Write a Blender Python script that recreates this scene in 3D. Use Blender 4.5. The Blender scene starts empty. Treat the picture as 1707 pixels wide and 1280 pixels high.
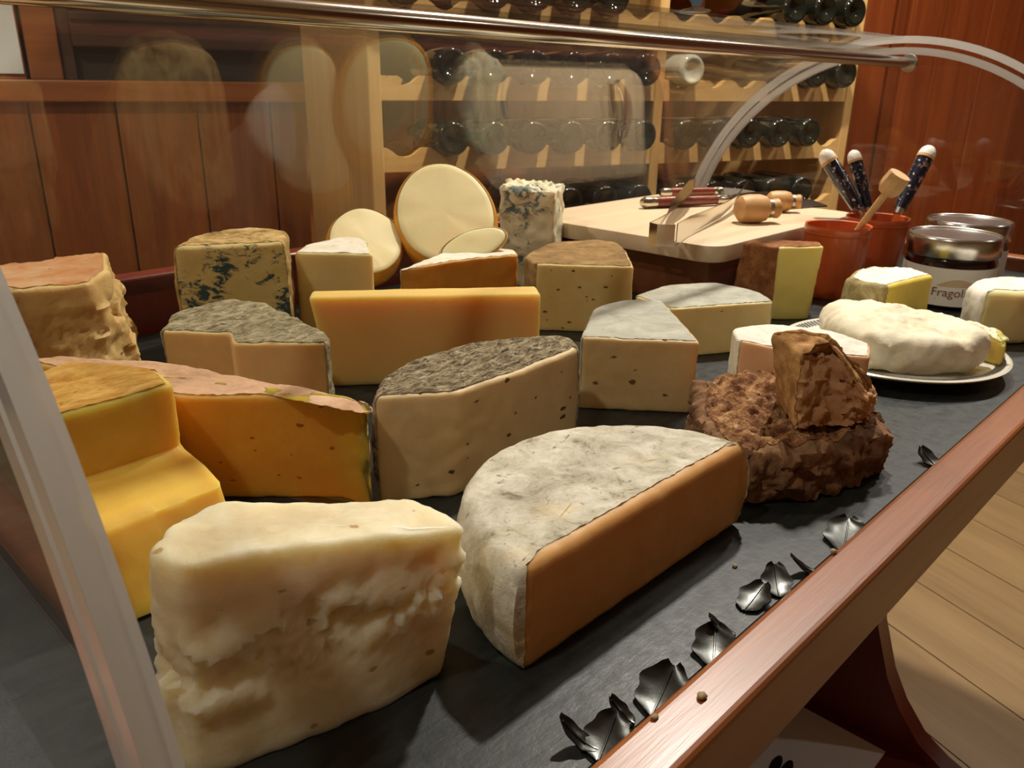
import bpy, bmesh, math, random
import numpy as np
from mathutils import Vector, Matrix, noise
random.seed(7); np.random.seed(7)
SC = bpy.context.scene
COL = SC.collection
R = math.radians
# ------------------------------------------------------------------ camera
FPX = 1360.0; PITCH = R(20.5); ROLL = R(0.8); HEAD = R(44.0); CAMH = 0.28
_F = Vector((math.cos(HEAD)*math.cos(PITCH), math.sin(HEAD)*math.cos(PITCH), -math.sin(PITCH)))
_R0 = Vector((math.sin(HEAD), -math.cos(HEAD), 0)); _U0 = _R0.cross(_F)
_R = _R0*math.cos(ROLL)+_U0*math.sin(ROLL); _U = _U0*math.cos(ROLL)-_R0*math.sin(ROLL)
CP = Vector((0, 0, CAMH))
cd = bpy.data.cameras.new('camera'); cam = bpy.data.objects.new('camera', cd); COL.objects.link(cam)
cd.sensor_width = 36; cd.lens = 36*FPX/1707; cd.clip_start = 0.01
cam.matrix_world = Matrix(((_R.x, _U.x, -_F.x, CP.x), (_R.y, _U.y, -_F.y, CP.y), (_R.z, _U.z, -_F.z, CP.z), (0, 0, 0, 1)))
cd.dof.use_dof = True; cd.dof.focus_distance = 0.52; cd.dof.aperture_fstop = 26
SC.camera = cam
def ray(px, py): return _F+_R*((px-853.5)/FPX)-_U*((py-640)/FPX)
def P(px, py, z=0.0):                     # pixel -> point on the horizontal plane z
    d = ray(px, py); return CP+d*((z-CAMH)/d.z)
def PX(px, py, n, c):                     # pixel -> point on the plane n.p = c
    n = Vector(n); d = ray(px, py); return CP+d*((c-CP.dot(n))/d.dot(n))
# ------------------------------------------------------------------ world, exposure
wd = bpy.data.worlds.new('world'); SC.world = wd; wd.use_nodes = True
wd.node_tree.nodes['Background'].inputs[0].default_value = (1.0, 0.80, 0.56, 1)
wd.node_tree.nodes['Background'].inputs[1].default_value = 0.01
vs = SC.view_settings
vs.view_transform = 'Standard'; vs.look = 'None'; vs.gamma = 1; vs.use_curve_mapping = False; vs.exposure = 0.0
WARM = (1.0, 0.95, 0.85)
LAMPS = [  # x, y, watts, radius : inferred key lamp first, the rest are added fills
    (1.55, 0.78, 42, 0.05),
    (2.85, 0.35, 17, 0.06),  # added fill, brightens the floor and the red panelling
    (-0.60, 0.35, 8, 0.05),  # added front-left fill for the cut faces of the back row
    (2.15, 0.62, 9, 0.06),  # added fill, brightens the pine rack
    (-0.15, 1.70, 17, 0.06),  # added fill for the left wall
    (2.4, -1.1, 5, 0.06),  # added fill that reaches the paper under the rail
]
# ------------------------------------------------------------------ helpers
def tag(o, label=None, cat=None, group=None, kind=None):
    if label: o['label'] = label
    if cat: o['category'] = cat
    if group: o['group'] = group
    if kind: o['kind'] = kind
    return o
def empty(name, loc=(0, 0, 0), label=None, cat=None, group=None):
    o = bpy.data.objects.new(name, None); COL.objects.link(o); o.location = loc; o.empty_display_size = 0.02
    return tag(o, label, cat, group)
def link(name, me, mat=None, parent=None):
    o = bpy.data.objects.new(name, me); COL.objects.link(o)
    if mat: me.materials.clear(); me.materials.append(mat)
    if parent: o.parent = parent
    return o
def smooth(me, ang=35):
    me.shade_smooth(); me.set_sharp_from_angle(angle=R(ang))
def mesh_py(name, v, f, mat, parent=None, ang=35):
    """v in WORLD coordinates; made local to parent's location (parents are unrotated Empties)"""
    me = bpy.data.meshes.new(name)
    off = Vector((0, 0, 0))
    p = parent
    while p: off += p.location; p = p.parent
    v = [tuple(Vector(a)-off) for a in v]
    me.from_pydata(v, [], f); me.validate(); me.update()
    bm = bmesh.new(); bm.from_mesh(me); bmesh.ops.recalc_face_normals(bm, faces=bm.faces); bm.to_mesh(me); bm.free()
    smooth(me, ang)
    return link(name, me, mat, parent)
def box(name, c, s, mat, parent=None, M=None, bev=0.0, seg=2):
    """box centre c, size s, optional rotation matrix M (3x3) about c; bevelled"""
    bm = bmesh.new(); bmesh.ops.create_cube(bm, size=1)
    for v in bm.verts: v.co = Vector((v.co.x*s[0], v.co.y*s[1], v.co.z*s[2]))
    if bev: bmesh.ops.bevel(bm, geom=bm.edges[:], offset=bev, segments=seg, affect='EDGES', profile=0.5)
    off = Vector((0, 0, 0)); p = parent
    while p: off += p.location; p = p.parent
    for v in bm.verts:
        q = v.co if M is None else M@v.co
        v.co = q+Vector(c)-off
    me = bpy.data.meshes.new(name); bm.to_mesh(me); bm.free(); smooth(me, 14)
    return link(name, me, mat, parent)
def lathe(prof, n=40, M=None, c=(0, 0, 0)):
    """prof: list of (r,z); returns verts, faces in world with axis z mapped by M"""
    v = []; f = []; c = Vector(c)
    for r, z in prof:
        for k in range(n):
            a = 2*math.pi*k/n; q = Vector((max(r, 1e-5)*math.cos(a), max(r, 1e-5)*math.sin(a), z))
            v.append((M@q if M else q)+c)
    for i in range(len(prof)-1):
        for k in range(n):
            k2 = (k+1) % n; f.append((i*n+k, i*n+k2, (i+1)*n+k2, (i+1)*n+k))
    return v, f
def tube(pts, rad, n=10, cap=True):
    """swept tube along pts; rad float or list or list of (rx,rz)"""
    v = []; f = []; m = len(pts); pts = [Vector(p) for p in pts]
    up = Vector((0, 0, 1))
    for i, p in enumerate(pts):
        t = (pts[min(i+1, m-1)]-pts[max(i-1, 0)]).normalized()
        s = t.cross(up)
        if s.length < 1e-4: s = t.cross(Vector((1, 0, 0)))
        s.normalize(); w = s.cross(t)
        r = rad[i] if isinstance(rad, (list, tuple)) else rad
        ra, rb = r if isinstance(r, (list, tuple)) else (r, r)
        for k in range(n):
            a = 2*math.pi*k/n; v.append(p+s*(ra*math.cos(a))+w*(rb*math.sin(a)))
    for i in range(m-1):
        for k in range(n):
            k2 = (k+1) % n; f.append((i*n+k, i*n+k2, (i+1)*n+k2, (i+1)*n+k))
    if cap: f.append(tuple(range(n-1, -1, -1))); f.append(tuple((m-1)*n+k for k in range(n)))
    return v, f
def bez(p0, p1, p2, n=12):
    p0, p1, p2 = Vector(p0), Vector(p1), Vector(p2)
    return [p0*(1-t)**2+p1*2*t*(1-t)+p2*t*t for t in [i/(n-1) for i in range(n)]]
def dirM(d):
    """3x3 matrix whose z axis is d"""
    return Vector((0, 0, 1)).rotation_difference(Vector(d).normalized()).to_matrix()
# ------------------------------------------------------------------ materials
def newmat(name):
    m = bpy.data.materials.new(name); m.use_nodes = True; nt = m.node_tree; nt.nodes.clear()
    out = nt.nodes.new('ShaderNodeOutputMaterial'); b = nt.nodes.new('ShaderNodeBsdfPrincipled')
    nt.links.new(b.outputs[0], out.inputs[0]); return m, nt, b, out
def coords(nt, scale=(1, 1, 1), rot=(0, 0, 0), kind='Object'):
    tc = nt.nodes.new('ShaderNodeTexCoord'); mp = nt.nodes.new('ShaderNodeMapping')
    mp.inputs['Scale'].default_value = scale; mp.inputs['Rotation'].default_value = rot
    nt.links.new(tc.outputs[kind], mp.inputs[0]); return mp.outputs[0]
def tnoise(nt, co, scale, detail=4, rough=0.6, dist=0.0):
    n = nt.nodes.new('ShaderNodeTexNoise'); n.inputs['Scale'].default_value = scale; n.inputs['Detail'].default_value = detail
    n.inputs['Roughness'].default_value = rough; n.inputs['Distortion'].default_value = dist
    nt.links.new(co, n.inputs['Vector']); return n.outputs['Fac']
def tvor(nt, co, scale, feature='F1', rnd=1.0):
    n = nt.nodes.new('ShaderNodeTexVoronoi'); n.inputs['Scale'].default_value = scale; n.feature = feature
    n.inputs['Randomness'].default_value = rnd
    nt.links.new(co, n.inputs['Vector']); return n.outputs['Distance']
def ramp(nt, fac, stops, interp='LINEAR'):
    r = nt.nodes.new('ShaderNodeValToRGB'); e = r.color_ramp.elements; r.color_ramp.interpolation = interp
    while len(e) < len(stops): e.new(0.5)
    for el, (p, c) in zip(e, stops):
        el.position = p; el.color = (c[0], c[1], c[2], 1) if not isinstance(c, (int, float)) else (c, c, c, 1)
    nt.links.new(fac, r.inputs[0]); return r.outputs[0]
def mix(nt, fac, a, b, mode='MIX'):
    m = nt.nodes.new('ShaderNodeMix'); m.data_type = 'RGBA'; m.blend_type = mode
    for sock, val in ((m.inputs[0], fac), (m.inputs[6], a), (m.inputs[7], b)):
        if isinstance(val, (int, float)): sock.default_value = val
        elif isinstance(val, tuple): sock.default_value = (val[0], val[1], val[2], 1)
        else: nt.links.new(val, sock)
    return m.outputs[2]
def bump(nt, b, h, strength=0.4, dist=0.002):
    n = nt.nodes.new('ShaderNodeBump'); n.inputs['Strength'].default_value = strength; n.inputs['Distance'].default_value = dist
    nt.links.new(h, n.inputs['Height']); nt.links.new(n.outputs[0], b.inputs['Normal'])
def srgb(r, g, b):
    f = lambda c: (c/255/12.92) if c/255 <= 0.04045 else ((c/255+0.055)/1.055)**2.4
    return (f(r), f(g), f(b))
def simple(name, col, rough=0.5, metal=0.0, var=0.0, vscale=60, bmp=0.0, coat=0.0):
    m, nt, b, o = newmat(name); b.inputs['Roughness'].default_value = rough; b.inputs['Metallic'].default_value = metal
    b.inputs['Coat Weight'].default_value = coat
    co = coords(nt); n = tnoise(nt, co, vscale, 5)
    if var:
        c = ramp(nt, n, [(0.3, tuple(x*(1-var) for x in col)), (0.7, tuple(min(1, x*(1+var)) for x in col))]); nt.links.new(c, b.inputs['Base Color'])
    else: b.inputs['Base Color'].default_value = (*col, 1)
    if bmp: bump(nt, b, n, bmp, 0.001)
    return m
def wood(name, dark, light, axis=2, scale=9, rough=0.45, coat=0.0, grain=9.0, rnd=0.25, knots=False):
    """grain stretched along axis (0,1,2); tone differs a little from piece to piece"""
    m, nt, b, o = newmat(name); s = [grain, grain, grain]; s[axis] = grain*0.06
    co = coords(nt, tuple(s))
    oi = nt.nodes.new('ShaderNodeObjectInfo')
    ad = nt.nodes.new('ShaderNodeVectorMath'); ad.operation = 'ADD'; nt.links.new(co, ad.inputs[0])
    sc = nt.nodes.new('ShaderNodeVectorMath'); sc.operation = 'SCALE'; sc.inputs[0].default_value = (7, 13, 19); nt.links.new(oi.outputs['Random'], sc.inputs['Scale'])
    nt.links.new(sc.outputs[0], ad.inputs[1]); co = ad.outputs[0]
    n = tnoise(nt, co, scale*0.35, 6, 0.62, 0.6); n2 = tnoise(nt, co, scale*2.2, 3, 0.7)
    c = ramp(nt, n, [(0.25, dark), (0.75, light)])
    c = mix(nt, 0.25, c, ramp(nt, n2, [(0.3, dark), (0.7, light)]))
    if rnd:
        c2 = ramp(nt, oi.outputs['Random'], [(0, 1-rnd), (1, 1+rnd*0.3)])
        c = mix(nt, 1.0, c, c2, 'MULTIPLY')
    nt.links.new(c, b.inputs['Base Color']); b.inputs['Roughness'].default_value = rough; b.inputs['Coat Weight'].default_value = coat
    b.inputs['Coat Roughness'].default_value = 0.32
    bump(nt, b, n2, 0.12, 0.001); return m
def paste(name, base, alt, scale=22, holes=0.0, hole_col=(0.1, 0.06, 0.02), hole_scale=60, veins=None, sss=0.5, rad=0.010, bmp=0.25, rough=0.5, blotch=0.5, fine=160, sr=(1.0, 0.62, 0.30)):
    m, nt, b, o = newmat(name); co = coords(nt)
    n = tnoise(nt, co, scale, 5, 0.6, 0.4); n2 = tnoise(nt, co, fine, 4, 0.7)
    c = ramp(nt, n, [(0.5-blotch*0.4, alt), (0.5+blotch*0.3, base)])
    c = mix(nt, ramp(nt, n2, [(0.35, 0.22), (0.6, 0.0)]), c, alt)
    h = n2
    if holes:
        v = tvor(nt, coords(nt, (1, 1, 1.9), (0.2, 0.15, 0)), hole_scale); w = tnoise(nt, co, hole_scale*2.2, 3)
        msk = nt.nodes.new('ShaderNodeMath'); msk.operation = 'ADD'; nt.links.new(v, msk.inputs[0])
        mm = nt.nodes.new('ShaderNodeMath'); mm.operation = 'MULTIPLY'; nt.links.new(w, mm.inputs[0]); mm.inputs[1].default_value = 0.55
        nt.links.new(mm.outputs[0], msk.inputs[1])
        k = ramp(nt, msk.outputs[0], [(holes, 1.0), (holes+0.05, 0.0)])
        c = mix(nt, k, c, hole_col)
        hh = nt.nodes.new('ShaderNodeMath'); hh.operation = 'SUBTRACT'; nt.links.new(n2, hh.inputs[0]); nt.links.new(k, hh.inputs[1]); h = hh.outputs[0]
    if veins:
        vcol, vs_, lo, hi = veins
        wv = tnoise(nt, coords(nt, (1, 1, 1.6)), vs_, 6, 0.68, 1.4); big = tnoise(nt, co, vs_*0.3, 2)
        ml = nt.nodes.new('ShaderNodeMath'); ml.operation = 'MULTIPLY'; nt.links.new(wv, ml.inputs[0]); nt.links.new(big, ml.inputs[1])
        k = ramp(nt, ml.outputs[0], [(lo, 0.0), (hi, 1.0)]); c = mix(nt, k, c, vcol)
    nt.links.new(c, b.inputs['Base Color']); b.inputs['Roughness'].default_value = rough
    b.inputs['Subsurface Weight'].default_value = sss; b.inputs['Subsurface Radius'].default_value = sr; b.inputs['Subsurface Scale'].default_value = rad
    b.inputs['Specular IOR Level'].default_value = 0.3
    bump(nt, b, h, bmp, 0.0015); return m
def rindm(name, stops, scale=60, bmp=0.7, bscale=180, stretch=(1, 1, 1), fleck=None, rough=0.85, dist=0.003, yellow=None):
    m, nt, b, o = newmat(name); co = coords(nt, stretch)
    n = tnoise(nt, co, scale, 6, 0.68, 0.5); c = ramp(nt, n, stops)
    if yellow:
        k = ramp(nt, tnoise(nt, co, 18, 3), [(0.55, 0.0), (0.7, 0.6)]); c = mix(nt, k, c, yellow)
    n2 = tnoise(nt, co, bscale, 5, 0.7)
    if fleck:
        fc, lo, hi, fs = fleck
        k = ramp(nt, tnoise(nt, coords(nt, (1, 2.2, 1), (0, 0, 0.6)), fs, 5, 0.7, 1.5), [(lo, 0.0), (hi, 1.0)]); c = mix(nt, k, c, fc)
    nt.links.new(c, b.inputs['Base Color']); b.inputs['Roughness'].default_value = rough; b.inputs['Specular IOR Level'].default_value = 0.2
    bump(nt, b, mix(nt, 0.5, n, n2), bmp, dist); return m
def acrylic(name, tint=(0.97, 0.96, 0.93), haze=0.02, rough=0.02, refl=1.0):
    m, nt, b, o = newmat(name); nt.nodes.remove(b)
    tr = nt.nodes.new('ShaderNodeBsdfTransparent'); tr.inputs[0].default_value = (*tint, 1)
    gl = nt.nodes.new('ShaderNodeBsdfGlossy'); gl.inputs['Roughness'].default_value = rough
    df = nt.nodes.new('ShaderNodeBsdfDiffuse'); df.inputs[0].default_value = (0.8, 0.78, 0.74, 1)
    tl = nt.nodes.new('ShaderNodeBsdfTranslucent'); tl.inputs[0].default_value = (0.8, 0.78, 0.74, 1)
    lw = nt.nodes.new('ShaderNodeLayerWeight'); lw.inputs[0].default_value = 0.5
    pw = nt.nodes.new('ShaderNodeMath'); pw.operation = 'POWER'; nt.links.new(lw.outputs['Facing'], pw.inputs[0]); pw.inputs[1].default_value = 5
    fr = nt.nodes.new('ShaderNodeMath'); fr.operation = 'MULTIPLY_ADD'; nt.links.new(pw.outputs[0], fr.inputs[0]); fr.inputs[1].default_value = 0.96; fr.inputs[2].default_value = 0.04
    m0 = nt.nodes.new('ShaderNodeMixShader'); m0.inputs[0].default_value = 0.5; nt.links.new(df.outputs[0], m0.inputs[1]); nt.links.new(tl.outputs[0], m0.inputs[2])
    m1 = nt.nodes.new('ShaderNodeMixShader'); m1.inputs[0].default_value = haze; nt.links.new(tr.outputs[0], m1.inputs[1]); nt.links.new(m0.outputs[0], m1.inputs[2])
    mu = nt.nodes.new('ShaderNodeMath'); mu.operation = 'MULTIPLY'; nt.links.new(fr.outputs[0], mu.inputs[0]); mu.inputs[1].default_value = refl
    m2 = nt.nodes.new('ShaderNodeMixShader'); nt.links.new(mu.outputs[0], m2.inputs[0]); nt.links.new(m1.outputs[0], m2.inputs[1]); nt.links.new(gl.outputs[0], m2.inputs[2])
    nt.links.new(m2.outputs[0], o.inputs[0]); return m

M = {}
M['wainscot'] = wood('wainscot wood', srgb(106, 54, 26), srgb(166, 96, 46), 2, 8, 0.4, 0.15, 8)
M['wall_rail'] = wood('wall rail wood', srgb(128, 70, 32), srgb(176, 108, 52), 0, 8, 0.4, 0.15, 8)
M['red_panel'] = wood('red wood panel', srgb(112, 46, 22), srgb(164, 84, 38), 2, 7, 0.38, 0.2, 6)
M['dark_wood'] = wood('dark wood', srgb(58, 34, 20), srgb(98, 64, 38), 0, 8, 0.5, 0, 8)
M['pine'] = wood('pine', srgb(186, 140, 78), srgb(222, 182, 118), 0, 7, 0.5, 0.05, 8, 0.06)
M['pine_up'] = wood('pine upright', srgb(180, 136, 78), srgb(214, 174, 112), 2, 7, 0.5, 0.05, 8, 0.06)
M['board'] = wood('beech board', srgb(208, 184, 152), srgb(228, 208, 180), 0, 8, 0.5, 0, 9, 0.03)
M['boxwood'] = wood('box wood', srgb(96, 52, 30), srgb(132, 78, 46), 0, 8, 0.5, 0, 9, 0.05)
M['trolley'] = wood('trolley wood', srgb(112, 58, 25), srgb(158, 94, 46), 0, 9, 0.33, 0.1, 10, 0.05)
M['trolley_dark'] = wood('trolley panel wood', srgb(96, 34, 24), srgb(128, 52, 34), 2, 8, 0.35, 0.3, 8, 0.05)
M['floor'] = wood('wood look floor tile', srgb(124, 97, 62), srgb(164, 134, 92), 1, 6, 0.45, 0, 5, 0.12)
M['grout'] = simple('grout', srgb(96, 80, 56), 0.9)
M['plaster'] = simple('tan plaster', srgb(176, 150, 112), 0.8, 0, 0.05, 20, 0.1)
M['ceiling'] = simple('ceiling paint', srgb(232, 220, 196), 0.85, 0, 0.03, 20)
M['white_panel'] = simple('white panel', srgb(226, 230, 226), 0.4, 0, 0.02, 10)
M['black'] = simple('niche back', srgb(48, 30, 18), 0.6, 0, 0.2, 20)
M['steel'] = simple('polished steel', (0.62, 0.58, 0.5), 0.16, 1.0, 0.04, 300)
M['steel_dull'] = simple('brushed steel', (0.55, 0.53, 0.49), 0.3, 1.0, 0.08, 400, 0.05)
M['lid'] = simple('lid metal', (0.6, 0.58, 0.54), 0.24, 1.0, 0.05, 200)
M['pewter'] = simple('pewter leaf', (0.055, 0.056, 0.052), 0.30, 1.0, 0.2, 150, 0.1)
M['terracotta'] = simple('terracotta glaze', srgb(196, 90, 42), 0.3, 0, 0.12, 40, 0.1, 0.3)
M['ceramic'] = simple('white ceramic', srgb(226, 220, 204), 0.2, 0, 0.02, 30, 0, 0.3)
M['darkink'] = simple('dark ink', srgb(28, 28, 32), 0.5)
M['paper'] = simple('white paper', srgb(232, 230, 232), 0.6, 0, 0.01, 30)
M['label'] = simple('jar label', srgb(222, 216, 208), 0.55, 0, 0.02, 60)
M['label_tan'] = simple('label print tan', srgb(196, 170, 136), 0.6)
M['ink_red'] = simple('label ink', srgb(120, 70, 60), 0.6)
M['jam'] = simple('dark jam', srgb(28, 8, 8), 0.12, 0, 0.3, 60, 0, 0.8)
M['whitecap'] = simple('white handle end', srgb(236, 230, 220), 0.25, 0, 0.02, 60, 0, 0.4)
M['stick'] = simple('pale wood stick', srgb(200, 158, 104), 0.6, 0, 0.12, 60, 0.1)
M['corkwood'] = simple('turned wood', srgb(206, 158, 104), 0.5, 0, 0.15, 50, 0.1)
M['handle_red'] = wood('rosewood handle', srgb(78, 26, 14), srgb(140, 58, 32), 0, 9, 0.22, 0.5, 30, 0.1)
M['darkblade'] = simple('dark blade', (0.12, 0.10, 0.09), 0.25, 1.0, 0.1, 80)
M['crumb'] = simple('crumb', srgb(150, 128, 90), 0.8, 0, 0.2, 400)
def slate():
    m, nt, b, o = newmat('black slate'); co = coords(nt, (1, 6, 1), (0, 0, 0.35)); n = tnoise(nt, co, 14, 7, 0.7, 0.5); n2 = tnoise(nt, coords(nt), 90, 5, 0.7)
    nt.links.new(ramp(nt, n, [(0.3, srgb(20, 22, 22)), (0.75, srgb(46, 50, 46))]), b.inputs['Base Color'])
    nt.links.new(ramp(nt, n2, [(0.3, 0.34), (0.7, 0.52)]), b.inputs['Roughness']); b.inputs['Specular IOR Level'].default_value = 0.38; bump(nt, b, mix(nt, 0.5, n, n2), 0.35, 0.0012); return m
M['slate'] = slate()
def bottle_glass():
    m, nt, b, o = newmat('dark bottle glass'); b.inputs['Base Color'].default_value = (0.008, 0.009, 0.006, 1); b.inputs['Roughness'].default_value = 0.03
    b.inputs['IOR'].default_value = 1.5; b.inputs['Coat Weight'].default_value = 0.3; return m
M['bottle'] = bottle_glass()
M['bottle_pale'] = simple('pale bottle glass', srgb(206, 204, 184), 0.12, 0, 0.03, 20, 0, 0.5)
M['capsule'] = simple('foil capsule', srgb(70, 20, 16), 0.35, 0.6)
def handle_floral():
    m, nt, b, o = newmat('painted navy handle'); co = coords(nt); v = tvor(nt, co, 60); n = tnoise(nt, co, 260, 3)
    c = ramp(nt, n, [(0.4, srgb(16, 18, 34)), (0.6, srgb(34, 36, 58))])
    c = mix(nt, ramp(nt, mix(nt, 0.5, v, tnoise(nt, co, 300, 4)), [(0.30, 1.0), (0.40, 0.0)]), c, srgb(150, 122, 104)); c = mix(nt, ramp(nt, tnoise(nt, co, 180, 2), [(0.62, 0.0), (0.68, 0.9)]), c, srgb(226, 220, 210))
    nt.links.new(c, b.inputs['Base Color']); b.inputs['Roughness'].default_value = 0.2; b.inputs['Coat Weight'].default_value = 0.5; return m
M['floral'] = handle_floral()
M['acrylic'] = acrylic('clear acrylic', (0.98, 0.972, 0.95), 0.004, 0.012, 0.85)
M['acrylic_cap'] = acrylic('clear acrylic end', (0.98, 0.975, 0.965), 0.002, 0.012, 0.5)
M['acrylic_rim'] = acrylic('acrylic edge', (0.90, 0.90, 0.91), 0.68, 0.12, 1.6)
M['blueglass'] = acrylic('blue glass', (0.24, 0.44, 0.62), 0.22, 0.03)
M['clearglass'] = acrylic('clear glass', (0.88, 0.92, 0.90), 0.03, 0.02)
def lamp_face():
    m, nt, b, o = newmat('lamp diffuser'); b.inputs['Base Color'].default_value = (0.9, 0.85, 0.75, 1)
    b.inputs['Emission Color'].default_value = (*WARM, 1); b.inputs['Emission Strength'].default_value = 6; return m
M['lampface'] = lamp_face()
# cheese
M['p_fresh'] = paste('fresh white paste', srgb(240, 228, 192), srgb(228, 206, 156), 26, 0.0, sss=0.8, rad=0.014, bmp=0.5, holes_=None) if False else paste('fresh white paste', srgb(240, 229, 196), srgb(226, 206, 158), 26, holes=0.32, hole_col=srgb(190, 160, 108), hole_scale=40, sss=1.0, rad=0.018, bmp=0.5, sr=(1.0, 0.88, 0.66))
M['p_toma'] = paste('toma paste', srgb(220, 170, 104), srgb(208, 152, 86), 18, sss=0.6, rad=0.008, bmp=0.2)
M['p_dark'] = paste('ivory paste', srgb(226, 200, 154), srgb(208, 176, 126), 14, holes=0.36, hole_col=srgb(96, 70, 42), hole_scale=46, sss=0.5, rad=0.008)
M['p_greyA'] = paste('straw paste', srgb(224, 196, 144), srgb(212, 178, 122), 14, holes=0.36, hole_col=srgb(120, 92, 52), hole_scale=44, sss=0.5, rad=0.008)
M['p_greyB'] = paste('buttery paste', srgb(228, 206, 148), srgb(216, 188, 124), 14, holes=0.30, hole_col=srgb(140, 110, 64), hole_scale=60, sss=0.5, rad=0.008)
M['p_slab'] = paste('hard yellow paste', srgb(234, 202, 128), srgb(228, 188, 108), 10, sss=1.0, rad=0.024, sr=(1.0, 0.72, 0.36), bmp=0.08, blotch=0.9)
M['p_brown'] = paste('pale holed paste', srgb(236, 214, 156), srgb(226, 196, 128), 16, holes=0.37, hole_col=srgb(120, 86, 42), hole_scale=58, sss=0.6, rad=0.009)
M['p_orange'] = paste('amber paste', srgb(228, 164, 76), srgb(216, 146, 58), 14, sss=0.8, rad=0.012, bmp=0.08)
M['p_provola'] = paste('provola paste', srgb(242, 230, 188), srgb(236, 218, 168), 10, sss=0.7, rad=0.012, bmp=0.1)
M['p_gorg'] = paste('blue veined white paste', srgb(230, 222, 196), srgb(216, 206, 172), 24, veins=(srgb(104, 122, 124), 52, 0.262, 0.32), sss=0.7, rad=0.010, bmp=0.5)
M['p_blue'] = paste('blue veined paste', srgb(222, 204, 150), srgb(206, 184, 122), 20, veins=(srgb(58, 84, 90), 66, 0.262, 0.31), holes=0.28, hole_col=srgb(60, 60, 40), hole_scale=70, sss=0.5, rad=0.009, bmp=0.4)
M['p_white'] = paste('white bloomy paste', srgb(232, 214, 162), srgb(222, 200, 146), 16, sss=0.7, rad=0.012, bmp=0.2)
M['p_crinkle'] = paste('cream paste', srgb(228, 196, 140), srgb(214, 178, 118), 16, sss=0.6, rad=0.010, bmp=0.2)
M['p_grana'] = paste('grana paste', srgb(226, 196, 138), srgb(208, 172, 108), 30, sss=0.6, rad=0.010, bmp=0.6)
M['p_yell'] = paste('deep yellow paste', srgb(226, 164, 62), srgb(212, 142, 44), 16, holes=0.34, hole_col=srgb(168, 92, 26), hole_scale=50, sss=0.9, rad=0.02, bmp=0.15)
M['p_step'] = paste('golden paste', srgb(234, 194, 88), srgb(226, 178, 66), 12, sss=1.0, rad=0.024, bmp=0.12)
M['p_tall'] = paste('pale yellow paste', srgb(232, 218, 132), srgb(222, 202, 112), 14, sss=0.6, rad=0.010, bmp=0.2)
M['p_small'] = paste('soft yellow paste', srgb(228, 208, 96), srgb(214, 188, 76), 14, sss=0.6, rad=0.010, bmp=0.2)
M['p_brie'] = paste('brie paste', srgb(238, 226, 172), srgb(230, 214, 152), 14, sss=0.8, rad=0.012, bmp=0.1)
M['p_crust'] = paste('brown crumbly paste', srgb(146, 108, 74), srgb(92, 64, 44), 60, sss=0.05, rad=0.004, bmp=0.9, rough=0.95)
M['p_rag'] = paste('tan ragged paste', srgb(206, 160, 116), srgb(178, 126, 84), 34, holes=0.36, hole_col=srgb(96, 56, 34), hole_scale=60, sss=0.3, rad=0.006, bmp=0.7, rough=0.9)
M['p_pink'] = paste('pinkish paste', srgb(224, 182, 140), srgb(212, 166, 122), 14, sss=0.5, rad=0.008, bmp=0.2)
M['p_ooze'] = paste('oozing yellow paste', srgb(234, 212, 120), srgb(222, 192, 92), 20, sss=0.7, rad=0.012, bmp=0.3)
M['r_toma'] = rindm('mottled grey white rind', [(0.3, srgb(120, 112, 92)), (0.42, srgb(186, 178, 156)), (0.6, srgb(216, 209, 190)), (0.8, srgb(226, 220, 204))], 46, 0.6, 200, fleck=(srgb(104, 100, 84), 0.60, 0.72, 70), yellow=srgb(206, 176, 96))
M['r_herb'] = rindm('herb covered rind', [(0.28, srgb(62, 50, 36)), (0.42, srgb(112, 96, 72)), (0.55, srgb(164, 148, 116)), (0.7, srgb(206, 194, 164))], 90, 1.0, 220, (1, 2.4, 1), fleck=(srgb(48, 40, 28), 0.54, 0.62, 120), dist=0.004)
M['r_grey'] = rindm('smooth grey rind', [(0.3, srgb(150, 148, 134)), (0.6, srgb(184, 181, 166)), (0.8, srgb(204, 200, 186))], 26, 0.35, 160, fleck=(srgb(130, 128, 112), 0.62, 0.75, 40))
M['r_brown'] = rindm('tan brown rind', [(0.3, srgb(112, 86, 54)), (0.55, srgb(152, 122, 82)), (0.75, srgb(182, 152, 108))], 44, 0.6, 180)
M['r_white'] = rindm('white bloomy rind', [(0.3, srgb(206, 198, 182)), (0.55, srgb(230, 224, 210)), (0.8, srgb(240, 234, 222))], 40, 0.35, 160)
M['r_gold'] = rindm('golden smoked rind', [(0.3, srgb(196, 126, 40)), (0.6, srgb(222, 162, 66)), (0.8, srgb(232, 186, 96))], 18, 0.1, 120, rough=0.4)
M['r_blue'] = rindm('ochre blue-cheese rind', [(0.3, srgb(98, 74, 40)), (0.45, srgb(166, 136, 86)), (0.6, srgb(206, 176, 120)), (0.8, srgb(228, 212, 180))], 52, 0.8, 160)
M['r_crinkle'] = rindm('crinkled ashy rind', [(0.28, srgb(92, 82, 58)), (0.45, srgb(158, 146, 116)), (0.62, srgb(208, 196, 164)), (0.8, srgb(226, 216, 188))], 60, 1.0, 240, (1, 2.8, 1), fleck=(srgb(104, 94, 66), 0.55, 0.66, 110), dist=0.005)
M['r_grana'] = rindm('amber waxy rind', [(0.3, srgb(186, 112, 62)), (0.5, srgb(198, 150, 106)), (0.7, srgb(208, 176, 140))], 20, 0.2, 120, (1, 1, 3), rough=0.4)
M['r_pink'] = rindm('dusty pink rind', [(0.3, srgb(180, 138, 104)), (0.55, srgb(208, 170, 138)), (0.8, srgb(222, 190, 160))], 24, 0.4, 180, fleck=(srgb(120, 90, 66), 0.68, 0.74, 60))
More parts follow.
